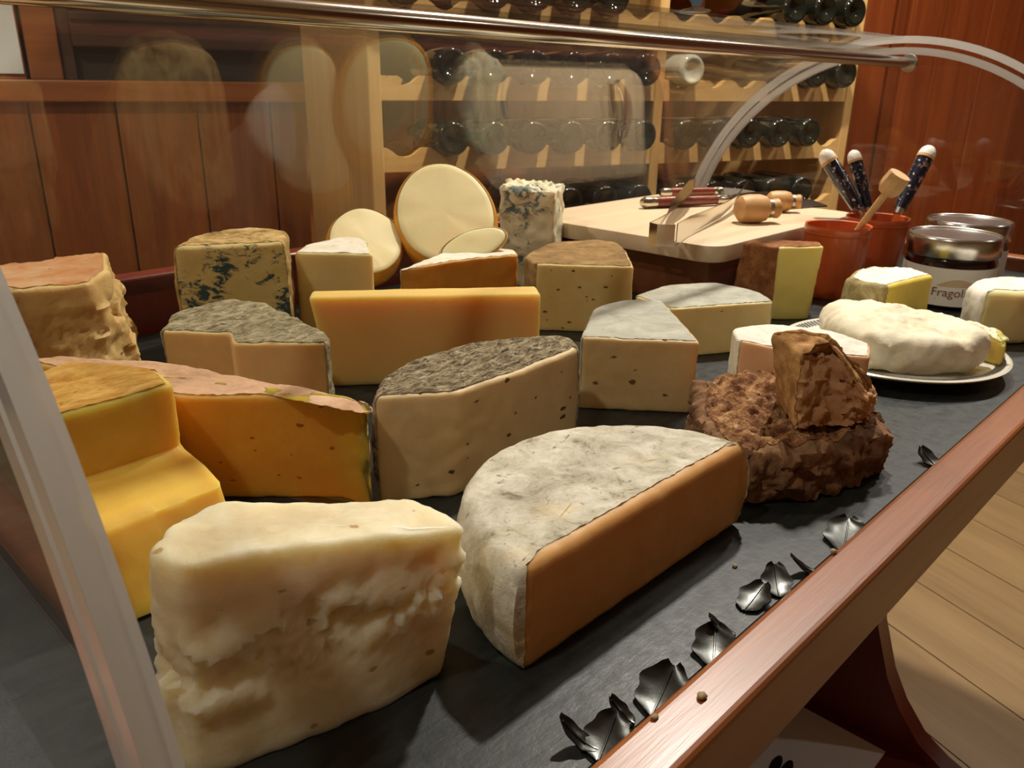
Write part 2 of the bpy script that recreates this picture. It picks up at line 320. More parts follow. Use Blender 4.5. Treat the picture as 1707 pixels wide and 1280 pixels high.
M['r_yellow'] = rindm('wrinkled yellow rind', [(0.3, srgb(176, 120, 50)), (0.5, srgb(206, 158, 76)), (0.72, srgb(222, 184, 112))], 44, 0.9, 120, (1.0, 3.2, 1), dist=0.004)
M['r_tall'] = rindm('red brown rind', [(0.3, srgb(92, 52, 28)), (0.55, srgb(138, 88, 50)), (0.8, srgb(170, 124, 78))], 70, 0.6, 200)
M['r_olive'] = rindm('olive grey rind', [(0.3, srgb(112, 98, 62)), (0.5, srgb(162, 146, 100)), (0.7, srgb(200, 186, 142))], 50, 0.6, 180)
M['r_crust'] = rindm('craggy brown crust', [(0.30, srgb(66, 38, 22)), (0.45, srgb(126, 82, 50)), (0.58, srgb(172, 128, 84)), (0.70, srgb(212, 182, 138))], 70, 1.0, 170, dist=0.006)
M['r_rag'] = rindm('ochre rough rind', [(0.3, srgb(124, 82, 44)), (0.5, srgb(172, 126, 74)), (0.75, srgb(200, 160, 104))], 70, 0.8, 200)
M['r_fresh'] = rindm('soft white skin', [(0.3, srgb(212, 196, 160)), (0.55, srgb(232, 222, 194)), (0.8, srgb(240, 232, 212))], 30, 0.4, 130, rough=0.6)

# ------------------------------------------------------------------ room frame (the wall with the rack is turned 21 deg to the trolley)
AU = Vector((0.9327, -0.3607, 0)); AN = Vector((0.3607, 0.9327, 0)); RL = Vector((1.16, 1.533, 0))
RM = Matrix(((AU.x, AN.x, 0), (AU.y, AN.y, 0), (0, 0, 1)))
def W(u, t, z): return RL+AU*u+AN*t+Vector((0, 0, z))
FZ = -0.80; CZ = 1.62; TW = 0.75            # floor, ceiling, wall depth behind rack front
ROOM_U = (-2.6, 4.6); ROOM_T = (-4.6, TW)
def wbox(name, u0, u1, t0, t1, z0, z1, mat, parent=None, bev=0.0):
    """box in wall coordinates, local axes follow the wall so grain follows too"""
    me_o = box(name, (0, 0, 0), (abs(u1-u0), abs(t1-t0), abs(z1-z0)), mat, None, None, bev)
    me_o.matrix_world = Matrix.Translation(W((u0+u1)/2, (t0+t1)/2, (z0+z1)/2))@RM.to_4x4()
    if parent is not None:
        me_o.parent = parent; me_o.matrix_parent_inverse = Matrix.Translation(parent.location).inverted()
    return me_o
def struct(o): o['kind'] = 'structure'; return o
floor = struct(wbox('floor', ROOM_U[0], ROOM_U[1], ROOM_T[0], ROOM_T[1]+0.1, FZ-0.1, FZ-0.006, M['grout']))
struct(wbox('ceiling', ROOM_U[0]-.1, ROOM_U[1]+.1, ROOM_T[0]-.1, ROOM_T[1]+0.1, CZ, CZ+0.1, M['ceiling']))
wall_back = struct(wbox('wall_back', ROOM_U[0], ROOM_U[1], TW+0.03, TW+0.13, FZ, CZ, M['black']))
struct(wbox('wall_left', ROOM_U[0]-0.1, ROOM_U[0], ROOM_T[0], TW+0.1, FZ, CZ, M['plaster']))
wr = struct(wbox('wall_right', ROOM_U[1], ROOM_U[1]+0.1, ROOM_T[0], TW+0.1, FZ, CZ, M['red_panel']))
struct(wbox('wall_front', ROOM_U[0], ROOM_U[1], ROOM_T[0]-0.1, ROOM_T[0], FZ, CZ, M['plaster']))
def sub(o, parent):
    mw = o.matrix_world.copy(); o.parent = parent; o.matrix_parent_inverse = parent.matrix_world.inverted(); o.matrix_world = mw; return o
def vp(): bpy.context.view_layer.update()
vp()
# floor tiles (wood look planks), running towards the wall
TWI = 0.19; TLE = 0.98
proto = None
row = 0; u = ROOM_U[0]
while u < ROOM_U[1]-0.02:
    t = ROOM_T[0]-TLE*((row*0.37+0.35) % 1.0)
    while t < TW:
        a, b_ = max(t, ROOM_T[0]), min(t+TLE, TW+0.02)
        cu, ct = u+TWI/2, (a+b_)/2
        inview = -0.3 < cu < 4.4 and ct < 0.6
        if b_-a > 0.03 and inview:
            o = wbox('floor_tile', u+0.0015, u+TWI-0.0015, a+0.0015, b_-0.0015, FZ-0.006, FZ, M['floor'], None, 0)
            sub(o, floor)
        t += TLE
    u += TWI; row += 1
# the rest of the floor, out of view, is one piece of the same tiles
sub(wbox('floor_tile', ROOM_U[0], -0.42, ROOM_T[0], TW, FZ-0.006, FZ-0.0005, M['floor']), floor)
# left wainscot: boards, rail, post, dark niche with beam, white panel
edges = [-1.9, -1.66, -1.42, -1.19, -0.965, -0.745, -0.535, -0.325, -0.122, 0.10, 0.32]
for a, b_ in zip(edges[:-1], edges[1:]):
    sub(wbox('wainscot_board', a+0.002, b_-0.002, TW+0.005, TW+0.03, FZ, 0.21, M['wainscot'], None, 0.004), wall_back)
struct(wbox('trim_1', -1.9, 0.32, TW-0.02, TW+0.03, 0.207, 0.262, M['wall_rail'], None, 0.004))
post = struct(wbox('trim_2', -0.725, -0.648, TW-0.01, TW+0.03, 0.262, 0.9, M['wall_rail'], None, 0.004))
struct(wbox('trim_3', -0.648, -0.615, TW+0.005, TW+0.03, 0.262, 0.9, M['dark_wood'], None, 0.003))
beam = struct(wbox('trim_4', -0.615, 0.32, TW-0.005, TW+0.03, 0.345, 0.425, M['dark_wood'], None, 0.004))
sub(wbox('beam_moulding', -0.615, 0.32, TW-0.015, TW+0.0, 0.41, 0.43, M['dark_wood'], None, 0.003), beam)
wp = struct(wbox('window_1', -1.6, -0.735, TW+0.0, TW+0.03, 0.262, 0.9, M['wall_rail'], None, 0.002))
sub(wbox('pane', -1.58, -0.738, TW-0.006, TW+0.002, 0.275, 0.88, M['white_panel'], None, 0.002), wp)
for a, b_ in ((0.32, 0.62), (0.62, 0.94), (0.94, 1.25), (1.25, 1.56), (1.56, 1.88), (1.88, 2.19)):
    sub(wbox('wall_board', a+0.002, b_-0.002, TW+0.005, TW+0.03, FZ, CZ, M['wainscot'], None, 0.004), wall_back)
# right: red wood boards and stiles
for a, b_, t0 in ((2.19, 2.34, 0.01), (2.345, 2.40, 0.0), (2.405, 2.58, -0.012), (2.585, 2.62, 0.0), (2.62, 2.90, 0.012), (2.905, 3.18, 0.012), (3.185, 3.46, 0.012), (3.465, 3.74, 0.012), (3.745, 3.80, 0), (3.81, 3.99, -0.012), (3.995, 4.30, 0.012), (4.305, 4.6, 0.012)):
    sub(wbox('panel_board', a+0.0015, b_-0.0015, TW+t0, TW+0.03, FZ, CZ, M['red_panel'], None, 0.003), wall_back)
# downlight fixtures: the key lamp, then unseen fills added for brightness
for i, (x, y, w, r) in enumerate(LAMPS):
    lab = ['ceiling downlight above the far end of the cheese trolley', 'added fill light for the tiled floor and the red wood panelling', 'added fill light at the near trolley end for the back row of cheeses', 'added fill light in front of the narrower wine rack bay', 'added fill light for the wooden wainscot', 'added fill light over the open floor for the paper on the lower shelf'][i]
    e = empty('key_or_fill_lamp', (x, y, CZ), lab, 'lamp')
    v, f = lathe([(r+0.02, 0.0), (r+0.022, -0.006), (r+0.004, -0.012), (r+0.002, -0.004)], 32, None, (x, y, CZ)); mesh_py('trim_ring', v, f, M['steel_dull'], e)
    v, f = lathe([(r+0.003, -0.004), (0.0, -0.0045)], 32, None, (x, y, CZ)); mesh_py('diffuser', v, f, M['lampface'], e)
    ld = bpy.data.lights.new('downlight', 'AREA'); ld.shape = 'DISK'; ld.size = 2*r; ld.energy = w; ld.color = WARM
    lo = bpy.data.objects.new('downlight', ld); COL.objects.link(lo); lo.location = (0, 0, -0.014); lo.parent = e

# ------------------------------------------------------------------ wine rack and bottles
rack = empty('wine_rack', W(0.65, 0.3, FZ), 'light pine wine rack with scalloped shelves against the wall', 'wine rack')
RTOP = 0.95; RD = 0.70
SH = [-0.557, -0.401, -0.245, -0.08, 0.077, 0.232, 0.387, 0.545]     # bottom edge of each scalloped rail
BAYS = [(0.0, 7), (0.735, 6)]
def rsub(o): return sub(o, rack)
vp()
for u0, th in ((-0.028, 0.03), (0.715, 0.028), (1.365, 0.03)):
    rsub(wbox('upright', u0, u0+th, 0.0, RD, FZ, RTOP, M['pine_up'], None, 0.003))
for uu, n in ((0.002, 7), (0.743, 6)):
    L_ = 0.713 if n == 7 else 0.622
    step = L_/n
    for z in SH:
        for td in (0.0, 0.24):
            bm = bmesh.new(); top = []; N = n*10
            for k in range(N+1):
                x = L_*k/N; ph = (x/step) % 1.0
                d = abs(ph-0.5)*step
                dip = 0.0
                if d < 0.034: dip = math.sqrt(max(0, 0.039**2-d**2))-0.018
                top.append((x, 0.052-max(0, dip)*0.95))
            v = []; f = []
            for k, (x, h) in enumerate(top):
                v += [(x, 0, 0), (x, 0, h), (x, 0.02, h), (x, 0.02, 0)]
            for k in range(N):
                a = k*4; b_ = a+4
                for j in range(4): f.append((a+j, a+(j+1) % 4, b_+(j+1) % 4, b_+j))
            f += [(3, 2, 1, 0), (N*4, N*4+1, N*4+2, N*4+3)]
            me = bpy.data.meshes.new('scalloped_rail'); me.from_pydata(v, [], f); smooth(me, 30)
            o = link('scalloped_rail', me, M['pine']); o.matrix_world = Matrix.Translation(W(uu, td+0.003, z))@RM.to_4x4(); rsub(o)
rsub(wbox('top_board', -0.028, 1.395, 0.0, RD, RTOP, RTOP+0.025, M['pine'], None, 0.003))
# bottles: lying, base towards the room
bprof = [(0.0, 0.012), (0.012, 0.010), (0.020, 0.0055), (0.0255, 0.0015), (0.029, 0.0), (0.0325, 0.0008), (0.0358, 0.0032), (0.0378, 0.007), (0.0385, 0.012), (0.0385, 0.185), (0.035, 0.205), (0.024, 0.225), (0.0155, 0.242), (0.014, 0.262)]
cprof = [(0.0148, 0.258), (0.0148, 0.298), (0.0155, 0.300), (0.0155, 0.308), (0.0, 0.309)]
def lathe_mesh(name, prof, n=28):
    v, f = lathe(prof, n); me = bpy.data.meshes.new(name); me.from_pydata(v, [], f); me.update()
    bm = bmesh.new(); bm.from_mesh(me); bmesh.ops.recalc_face_normals(bm, faces=bm.faces); bm.to_mesh(me); bm.free(); smooth(me, 50); return me
bm_body = lathe_mesh('glass_body', bprof); bm_cap = lathe_mesh('capsule', cprof, 20)
bm_body.materials.append(M['bottle']); bm_cap.materials.append(M['capsule'])
bm_pale = bm_body.copy(); bm_pale.materials.clear(); bm_pale.materials.append(M['bottle_pale'])
BZ = Matrix(((1, 0, 0), (0, 0, 1), (0, -1, 0)))     # lathe z -> wall depth
def bottle(uc, z, lab, grp, pale=False, dt=0.0):
    e = empty('wine_bottle', W(uc, -0.045+dt, z), lab, 'bottle', grp); e.rotation_euler = RM.to_euler()
    a = bpy.data.objects.new('glass_body', bm_pale if pale else bm_body); b_ = bpy.data.objects.new('capsule', bm_cap)
    for o in (a, b_): COL.objects.link(o); o.parent = e; o.matrix_local = Matrix(((1, 0, 0, 0), (0, 0, 1, 0), (0, 1, 0, 0), (0, 0, 0, 1)))
    return e
sA = 0.713/7; sB = 0.622/6
cA = [0.002+sA*(k+0.5) for k in range(7)]; cB = [0.743+sB*(k+0.5) for k in range(6)]
rows = {3: ('row of bottles just under the lowest clear rail', [3, 4, 5, 6], [0, 1, 2, 3, 4]),
        4: ('', [1, 2, 3, 4, 5, 6], [0, 1, 2, 3, 4]),
        5: ('', [1, 2, 3, 4, 5, 6], [3, 4, 5]),
        6: ('', [0, 2, 3, 4, 5], [3, 4, 5])}
names = {3: 'lowest visible', 4: 'second lowest visible', 5: 'third lowest visible', 6: 'highest visible'}
for r_, (_, A, B) in rows.items():
    for k in A: bottle(cA[k], SH[r_]+0.038+0.036, 'dark wine bottle lying in the wider rack bay on the %s shelf' % names[r_], 'bottles in the wider rack bay')
    for k in B: bottle(cB[k], SH[r_]+0.038+0.036, 'dark wine bottle lying in the narrower rack bay on the %s shelf' % names[r_], 'bottles in the narrower rack bay')
bottle(cB[0], SH[5]+0.074, 'pale wine bottle lying beside the rack divider', None, True)

# ------------------------------------------------------------------ trolley
TX0, TX1 = 0.02, 1.50; YF, YB = 0.160, 0.925
trol = empty('cheese_trolley', (0.8, 0.5, FZ), 'reddish wooden cheese trolley with front rail and curved leg panels', 'trolley')
box('front_rail', ((TX0+TX1)/2, 0.1455, -0.016), (TX1-TX0+0.1, 0.029, 0.052), M['trolley'], trol, None, 0.004, 3)
box('back_rail', ((TX0+TX1)/2, YB+0.02, 0.012), (TX1-TX0+0.1, 0.03, 0.108), M['trolley_dark'], trol, None, 0.004, 3)
box('end_rail', (TX1+0.012, (YF+YB)/2, -0.010), (0.028, YB-YF, 0.066), M['trolley'], trol, None, 0.004, 3)
box('end_rail', (TX0-0.016, (YF+YB)/2, -0.024), (0.028, YB-YF, 0.036), M['trolley'], trol, None, 0.004, 3)
box('tray_base', ((TX0+TX1)/2, (YF+YB)/2, -0.027), (TX1-TX0, YB-YF, 0.026), M['trolley_dark'], trol)
def leg_panel(x):
    prof = [(0.19, -0.042), (0.226, -0.20), (0.222, -0.265), (0.203, -0.32), (0.185, -0.352), (0.16, -0.382), (0.133, -0.398), (0.10, -0.41), (0.09, -0.44), (0.13, -0.47), (0.2, -0.50), (0.23, -0.56), (0.21, -0.66), (0.15, -0.72), (0.12, -0.74), (0.12, -0.765)]
    poly = prof+[(1.09-y, z) for y, z in reversed(prof)]
    v = [(x, y, z) for y, z in poly]+[(x+0.024, y, z) for y, z in poly]; n = len(poly)
    f = [tuple(range(n)), tuple(range(2*n-1, n-1, -1))]+[(i, (i+1) % n, n+(i+1) % n, n+i) for i in range(n)]
    return mesh_py('leg_panel', v, f, M['trolley_dark'], trol, 30)
leg_panel(0.80); leg_panel(0.10)
box('lower_shelf', (0.46, 0.545, -0.412), (0.69, 0.80, 0.022), M['trolley_dark'], trol, None, 0.003)
for x in (0.112, 0.812):
    for y in (0.16, 0.93):
        v, f = lathe([(0, -0.011), (0.014, -0.011), (0.0175, -0.007), (0.0175, 0.007), (0.014, 0.011), (0, 0.011)], 20, dirM((1, 0, 0)), (x, y, FZ+0.0178)); mesh_py('castor', v, f, M['darkink'], trol)
pap = empty('paper_sheet', (0.60, 0.3, -0.40), 'white printed paper lying on the lower trolley shelf', 'paper')
box('sheet', (0.635, 0.29, -0.3992), (0.297, 0.21, 0.0012), M['paper'], pap)
for c in ((1300, 1262), (1318, 1270)):
    q = P(c[0], c[1], -0.398); a = P(c[0]-14, c[1]+26, -0.398)
    d = (a-q).normalized(); s = Vector((-d.y, d.x, 0)); v = []; N = 20
    for k in range(N):
        an = 2*math.pi*k/N; v.append(q+d*(0.5*(a-q).length+0.016*math.cos(an))+s*(0.0052*math.sin(an))+Vector((0, 0, 0)))
    v2 = [x+Vector((0, 0, -0.0005)) for x in v]
    mesh_py('printed_mark', v+v2, [tuple(range(N)), tuple(range(2*N-1, N-1, -1))]+[(i, (i+1) % N, N+(i+1) % N, N+i) for i in range(N)], M['darkink'], pap)
# slate tray
sl = box('slate_tray', ((TX0+TX1)/2, (0.162+YB)/2, -0.006), (TX1-TX0-0.01, YB-0.162-0.004, 0.012), M['slate'], None, None, 0.001, 1)
tag(sl, 'black slate slab carrying all the cheeses on the trolley', 'slate tray')

# ------------------------------------------------------------------ acrylic roll-top dome
YC, ZCN, RR = 0.549, -0.042, 0.374; XN, XF = 0.062, 1.48
dome = empty('display_dome', (0.77, YC, 0.0), 'clear acrylic half-barrel dome with steel rod over the trolley', 'display dome')
def arcpt(r, a): return (YC+r*math.cos(a), ZCN+r*math.sin(a))
def sheet(name, r, th, a0, a1, x0, x1, mat, n=40):
    v = []; f = []
    for i in range(n+1):
        a = R(a0+(a1-a0)*i/n); y, z = arcpt(r, a); y2, z2 = arcpt(r+th, a)
        v += [(x0, y, z), (x1, y, z), (x1, y2, z2), (x0, y2, z2)]
    for i in range(n):
        p, q = i*4, i*4+4
        for j in range(4): f.append((p+j, p+(j+1) % 4, q+(j+1) % 4, q+j))
    f += [(3, 2, 1, 0), (n*4, n*4+1, n*4+2, n*4+3)]
    return mesh_py(name, v, f, mat, dome, 30)
a_base = math.degrees(math.asin((0.0008-ZCN)/RR))
def cap(name, x, th, r, mat):
    pts = [arcpt(r, R(a_base+(180-2*a_base)*i/48)) for i in range(49)]; n = len(pts)
    v = [(x, y, z) for y, z in pts]+[(x+th, y, z) for y, z in pts]
    f = [tuple(range(n)), tuple(range(2*n-1, n-1, -1))]+[(i, (i+1) % n, n+(i+1) % n, n+i) for i in range(n)]
    return mesh_py(name, v, f, mat, dome, 30)
sheet('fixed_sheet', RR, 0.004, a_base+2, 88, XN+0.004, XF-0.004, M['acrylic'])
sheet('sliding_sheet', RR+0.017, 0.004, a_base+2, 90, XN+0.004, XF-0.004, M['acrylic'])
for x, s in ((XN, -1), (XF, 1)):
    cap('end_panel', x, 0.003*s, RR-0.001, M['acrylic_cap'])
    sheet('edge_rim', RR-0.006, 0.011, a_base+0.5, 179.5-a_base, x, x+0.010*s, M['acrylic_rim'], 60)
    sheet('edge_rim', RR+0.011, 0.011, a_base+0.5, 179.5-a_base, x, x+0.010*s, M['acrylic_rim'], 60)
rn = PX(464, 17, (1, 0, 0), 0.31); rf = PX(1515, 105, (1, 0, 0), XF-0.002)
rdir = (rf-rn); p0 = rn+rdir*((XN-0.31)/(XF-0.31)); 
v, f = tube([p0, p0+(rf-p0)*0.5, rf], 0.0082, 20); mesh_py('steel_rod', v, f, M['steel'], dome)
for p in (p0, rf):
    v, f = lathe([(0, -0.003), (0.013, -0.003), (0.014, 0), (0.013, 0.003), (0, 0.003)], 28, dirM((1, 0, 0)), p); mesh_py('rod_washer', v, f, M['steel_dull'], dome)
# small goblet on the dome
gq = PX(1159, 26, (0, 1, 0), YC+0.004); gz = ZCN+RR+0.0212
gob = empty('glass_goblet', (gq.x, YC+0.004, gz), 'small blue tinted glass goblet standing on top of the dome', 'glass')
c = (gq.x, YC+0.004, gz)
v, f = lathe([(0, 0.0), (0.017, 0.0), (0.017, 0.0015), (0.006, 0.004), (0.004, 0.007)], 28, None, c); mesh_py('foot', v, f, M['clearglass'], gob)
v, f = lathe([(0.004, 0.006), (0.007, 0.011), (0.012, 0.018), (0.019, 0.032), (0.021, 0.05), (0.019, 0.07), (0.0175, 0.07), (0.0195, 0.05), (0.0175, 0.033), (0.010, 0.02), (0.0, 0.016)], 28, None, c); mesh_py('bowl', v, f, M['blueglass'], gob)

# ------------------------------------------------------------------ cheese builder
def resample(poly, tags, step, smooth_it):
    pts = []; tg = []; corner = []
    n = len(poly)
    for i in range(n):
        a, b_ = poly[i], poly[(i+1) % n]; d = (Vector(a[:2])-Vector(b_[:2])).length; k = max(1, int(round(d/step)))
        for j in range(k):
            t = j/k; pts.append([a[q]+(b_[q]-a[q])*t for q in range(len(a))]); tg.append(tags[i])
            corner.append(j == 0 and not (tags[i] == 1 and tags[i-1] == 1))
    pts = np.array(pts); m = len(pts)
    free = np.array([not c for c in corner])
    for _ in range(smooth_it):
        avg = (np.roll(pts, 1, 0)+np.roll(pts, -1, 0))/2
        pts[free] = avg[free]
    for _ in range(2): pts = pts*0.5+(np.roll(pts, 1, 0)+np.roll(pts, -1, 0))*0.25
    return pts, tg
def cheese(name, label, top, tags, mats, loc=None, toprind=True, bottom=None, step=0.0035, rnd=0.003, bulge=0.0, dome_h=0.0, amp=(0.0006, 0.0008, 0.0008), freq=60, crumb=None, sm=14, z0=0.0, group=None, rind_th=0.0006, wob=0.0, lip=0.0, cat='cheese', shape=None, taper=1.0, flat=True, jag=0.0009):
    """prism-like piece. top: (x,y,z) ccw or cw; tags per edge 0 cut,1 rind; bottom: (x,y[,z]) of the same count"""
    n = len(top); cx = sum(p[0] for p in top)/n; cy = sum(p[1] for p in top)/n
    if bottom is None: bottom = [(cx+(p[0]-cx)*taper, cy+(p[1]-cy)*taper, z0) for p in top]
    bottom = [(b_[0], b_[1], b_[2] if len(b_) > 2 else z0) for b_ in bottom]
    if flat:
        A_ = np.array([[t[0], t[1], 1] for t in top]); zz = np.array([t[2] for t in top]); co_ = np.linalg.lstsq(A_, zz, rcond=None)[0]
        top = [(t[0], t[1], float(a @ co_)) for t, a in zip(top, A_)]
    comb = [tuple(t)+tuple(b_) for t, b_ in zip(top, bottom)]
    area = sum(comb[i][0]*comb[(i+1) % n][1]-comb[(i+1) % n][0]*comb[i][1] for i in range(n))
    if area < 0:
        comb = comb[::-1]; tags = list(reversed(tags)); tags = tags[1:]+tags[:1]
    pts, tg = resample(comb, tags, step, sm); m = len(pts)
    T = pts[:, :3]; B = pts[:, 3:]
    d = np.roll(T[:, :2], -1, 0)-np.roll(T[:, :2], 1, 0); nrm = np.c_[d[:, 1], -d[:, 0]]; nrm /= np.maximum(np.linalg.norm(nrm, axis=1), 1e-9)[:, None]
    h = float(np.mean(T[:, 2]-B[:, 2])); nz = max(4, int(h/step))
    rind = np.array(tg) == 1
    cen = T.mean(0); cenB = B.mean(0)
    V = []; F = []; FT = []
    levels = []
    rb = rnd*0.6
    for k in (0.0, 0.4, 1.0): levels.append(('b', k))
    for k in range(1, nz): levels.append(('m', k/nz))
    for k in (1.0, 0.7, 0.4, 0.15, 0.0): levels.append(('t', k))
    for kind, k in levels:
        if kind == 'b': z = rb*k/h; ins = rb*(1-math.sqrt(max(0, 1-(1-k)**2)))
        elif kind == 'm':
            z = rb/h+(1-(rnd+rb)/h)*k; ins = 0
        else: z = 1-rnd*k/h; ins = rnd*(1-math.sqrt(max(0, 1-(1-k)**2)))
        q = B+(T-B)*z
        off = -ins+np.where(rind, bulge*math.sin(math.pi*min(1, max(0, z))), 0)
        q = q.copy(); q[:, 0] += nrm[:, 0]*off; q[:, 1] += nrm[:, 1]*off
        V.append(q)
    # caps
    topring = V[-1]; rmax = float(np.max(np.linalg.norm(topring[:, :2]-cen[:2], axis=1))); nr = max(4, int(rmax/step))
    ctop = topring.mean(0); ctop[2] = topring[:, 2].mean()
    rings = list(V)
    for i in range(1, nr):
        t = 1-i/nr; q = ctop+(topring-ctop)*t; q[:, 2] += dome_h*(1-t*t); rings.append(q)
    nlev = len(rings); arr = np.concatenate(rings+[ctop[None, :]+np.array([[0, 0, dome_h]]), B.mean(0)[None, :]], 0)
    side_end = len(V)-1
    for i in range(nlev-1):
        for j in range(m):
            j2 = (j+1) % m; F.append((i*m+j, i*m+j2, (i+1)*m+j2, (i+1)*m+j))
            FT.append(('s', tg[j]) if i < side_end else ('t', 1 if toprind else 0))
    ti = nlev*m
    for j in range(m):
        F.append(((nlev-1)*m+j, (nlev-1)*m+(j+1) % m, ti)); FT.append(('t', 1 if toprind else 0))
        F.append(((j+1) % m, j, ti+1)); FT.append(('b', 0))
    # normals
    if shape is not None: arr = shape(arr)
    me = bpy.data.meshes.new(name); me.from_pydata([tuple(p) for p in arr], [], F); me.update()
    nor = np.empty(len(arr)*3); me.vertices.foreach_get('normal', nor); nor = nor.reshape(-1, 3)
    vr = np.zeros(len(arr)); cnt = np.zeros(len(arr)); vt = np.zeros(len(arr))
    for fa, (k, t) in zip(F, FT):
        for x in fa: vr[x] += (1 if t == 1 else 0); cnt[x] += 1; vt[x] += (k == 't')
    vr /= np.maximum(cnt, 1); vt /= np.maximum(cnt, 1)
    sd = Vector((random.uniform(0, 50), random.uniform(0, 50), random.uniform(0, 50)))
    for i in range(len(arr)):
        p = Vector(arr[i]); a = amp[0]*(1-vr[i])+(amp[2] if vt[i] > 0.5 else amp[1])*vr[i]
        dd = a*noise.fractal(p*freq+sd, 0.9, 2.1, 4)
        if wob: dd += wob*noise.noise(p*18+sd)
        if crumb and vr[i] < 0.9:
            ca, cf, mask = crumb; w = mask(p)
            if w > 0: dd += w*ca*(noise.noise(p*cf+sd)*0.8-abs(noise.noise(p*cf*2.3+sd))*0.8+(0.5-noise.cell(p*cf*0.8+noise.noise_vector(p*cf)*0.6)*1.0)*0.6)
        lowz = B[:, 2].min()
        q = arr[i]+nor[i]*dd
        if arr[i][2] < lowz+0.0005: q[2] = max(q[2], arr[i][2])
        q[2] = max(q[2], lowz+0.0002)
        arr[i] = q
    bpy.data.meshes.remove(me)
    base = loc or (float(cenB[0]), float(cenB[1]), float(B[:, 2].min()))
    e = empty(name, base, label, cat, group)
    mesh_py('paste', arr, F, mats[0], e, 50)
    # rind: thin skin laid over the marked faces
    if any(t == 1 for _, t in FT):
        me = bpy.data.meshes.new('tmp'); me.from_pydata([tuple(p) for p in arr], [], F); me.update()
        me.vertices.foreach_get('normal', nor.reshape(-1)) if False else None
        nn = np.empty(len(arr)*3); me.vertices.foreach_get('normal', nn); nn = nn.reshape(-1, 3); bpy.data.meshes.remove(me)
        groups = {}
        for fa, (k, t) in zip(F, FT):
            if t == 1:
                key = 'rind' if len(mats) < 3 or k == 's' else 'top_rind'
                groups.setdefault(key, []).append(fa)
        for key, fl in groups.items():
            use = sorted({x for fa in fl for x in fa}); ix = {x: i for i, x in enumerate(use)}
            outv = [arr[x]+nn[x]*rind_th for x in use]; inv = [arr[x]-nn[x]*0.0004 for x in use]; k = len(use)
            ff = [tuple(ix[x] for x in fa) for fa in fl]
            ed = {}
            for fa in ff:
                for a_, b_ in zip(fa, fa[1:]+fa[:1]):
                    ed[(a_, b_)] = 1
            for (a_, b_) in list(ed):
                if (b_, a_) not in ed: ff.append((b_, a_, a_+k, b_+k))
            bnd = {a_ for (a_, b_) in ed if (b_, a_) not in ed}|{b_ for (a_, b_) in ed if (b_, a_) not in ed}
            for a_ in bnd:
                q = Vector(outv[a_]); w_ = noise.noise_vector(q*260+sd)*jag+noise.noise_vector(q*700+sd)*jag*0.6; outv[a_] = outv[a_]+np.array((w_.x, w_.y, w_.z*0.8))
            mesh_py(key, outv+inv, ff, mats[1] if key == 'rind' else mats[2], e, 50)
    return e
def TP(L): return [tuple(P(x, y, z)) for x, y, z in L]
def TZ(L, z): return [tuple(P(x, y, z)) for x, y in L]
# --- big white crumbly block at the near end
def feta_mask(p):
    fx = (p.x-0.10)/0.13
    return max(0.0, 1-abs((p.z-0.042-0.014*fx)/0.026))*min(1, max(0, (0.076-p.z)/0.008))
fb_ = [tuple(P(x, y, 0)) for x, y in ((258, 1195), (280, 1262), (322, 1302), (480, 1248), (620, 1188), (738, 1128), (742, 1100), (735, 1060))]+[(P(x, y, z).x, P(x, y, z).y, 0) for x, y, z in ((690, 830, .084), (520, 833, .089), (365, 829, .093), (290, 862, .096))]
cheese('fresh_cheese_block', 'large white crumbly block of fresh cheese at the front of the slate', TP([(247, 910, .097), (262, 930, .097), (300, 945, .096), (450, 914, .092), (640, 893, .087), (776, 881, .083), (766, 866, .083), (733, 850, .083), (690, 830, .084), (520, 833, .089), (365, 829, .093), (290, 862, .096)]),
       [0]*12, (M['p_fresh'],), toprind=False, bottom=fb_, rnd=0.0035, amp=(0.0022, 0, 0), freq=34, crumb=(0.008, 70, feta_mask), step=0.0026, sm=3, taper=0.985)
# --- half wheel with mottled rind
cw = Vector((0.3495, 0.226)); rw = 0.104
arc = [(cw.x+rw*math.cos(R(a)), cw.y+rw*1.03*math.sin(R(a)), 0.061) for a in range(0, 181, 12)]
cheese('half_wheel_cheese', 'half wheel of cheese with mottled grey white rind beside the trolley rail', arc, [1]*15+[0], (M['p_toma'], M['r_toma']), rnd=0.007, bulge=0.006, amp=(0.0005, 0.0009, 0.0011), freq=70, sm=2, step=0.003)
# --- herb crusted piece
cheese('herb_cheese', 'cheese piece with dark herb covered rind behind the mottled half wheel', TZ([(622, 664), (760, 655), (860, 622), (964, 580), (955, 560), (900, 558), (800, 568), (700, 594), (640, 624)], .079), [0, 0, 0, 1, 1, 1, 1, 1, 1], (M['p_dark'], M['r_herb']), rnd=0.004, bulge=0.003, amp=(0.0008, 0.0012, 0.0022), freq=95, sm=6)
# --- grey rinds
cheese('grey_rind_wedge', 'tall wedge with smooth grey rind and straw coloured cut face', TZ([(968, 563), (1168, 571), (1135, 533), (1105, 502), (1040, 499), (990, 513)], .067), [0, 0, 0, 1, 1, 1], (M['p_greyA'], M['r_grey']), rnd=0.003, amp=(0.0007, 0.0008, 0.001), sm=6)
cheese('grey_rind_half', 'half round with bluish grey rind lying against the tall yellow wedge', TZ([(1118, 515), (1291, 503), (1262, 485), (1190, 470), (1110, 475), (1058, 493)], .055), [0, 1, 1, 1, 1, 0], (M['p_greyB'], M['r_grey']), rnd=0.003, amp=(0.0006, 0.0006, 0.001), sm=6)
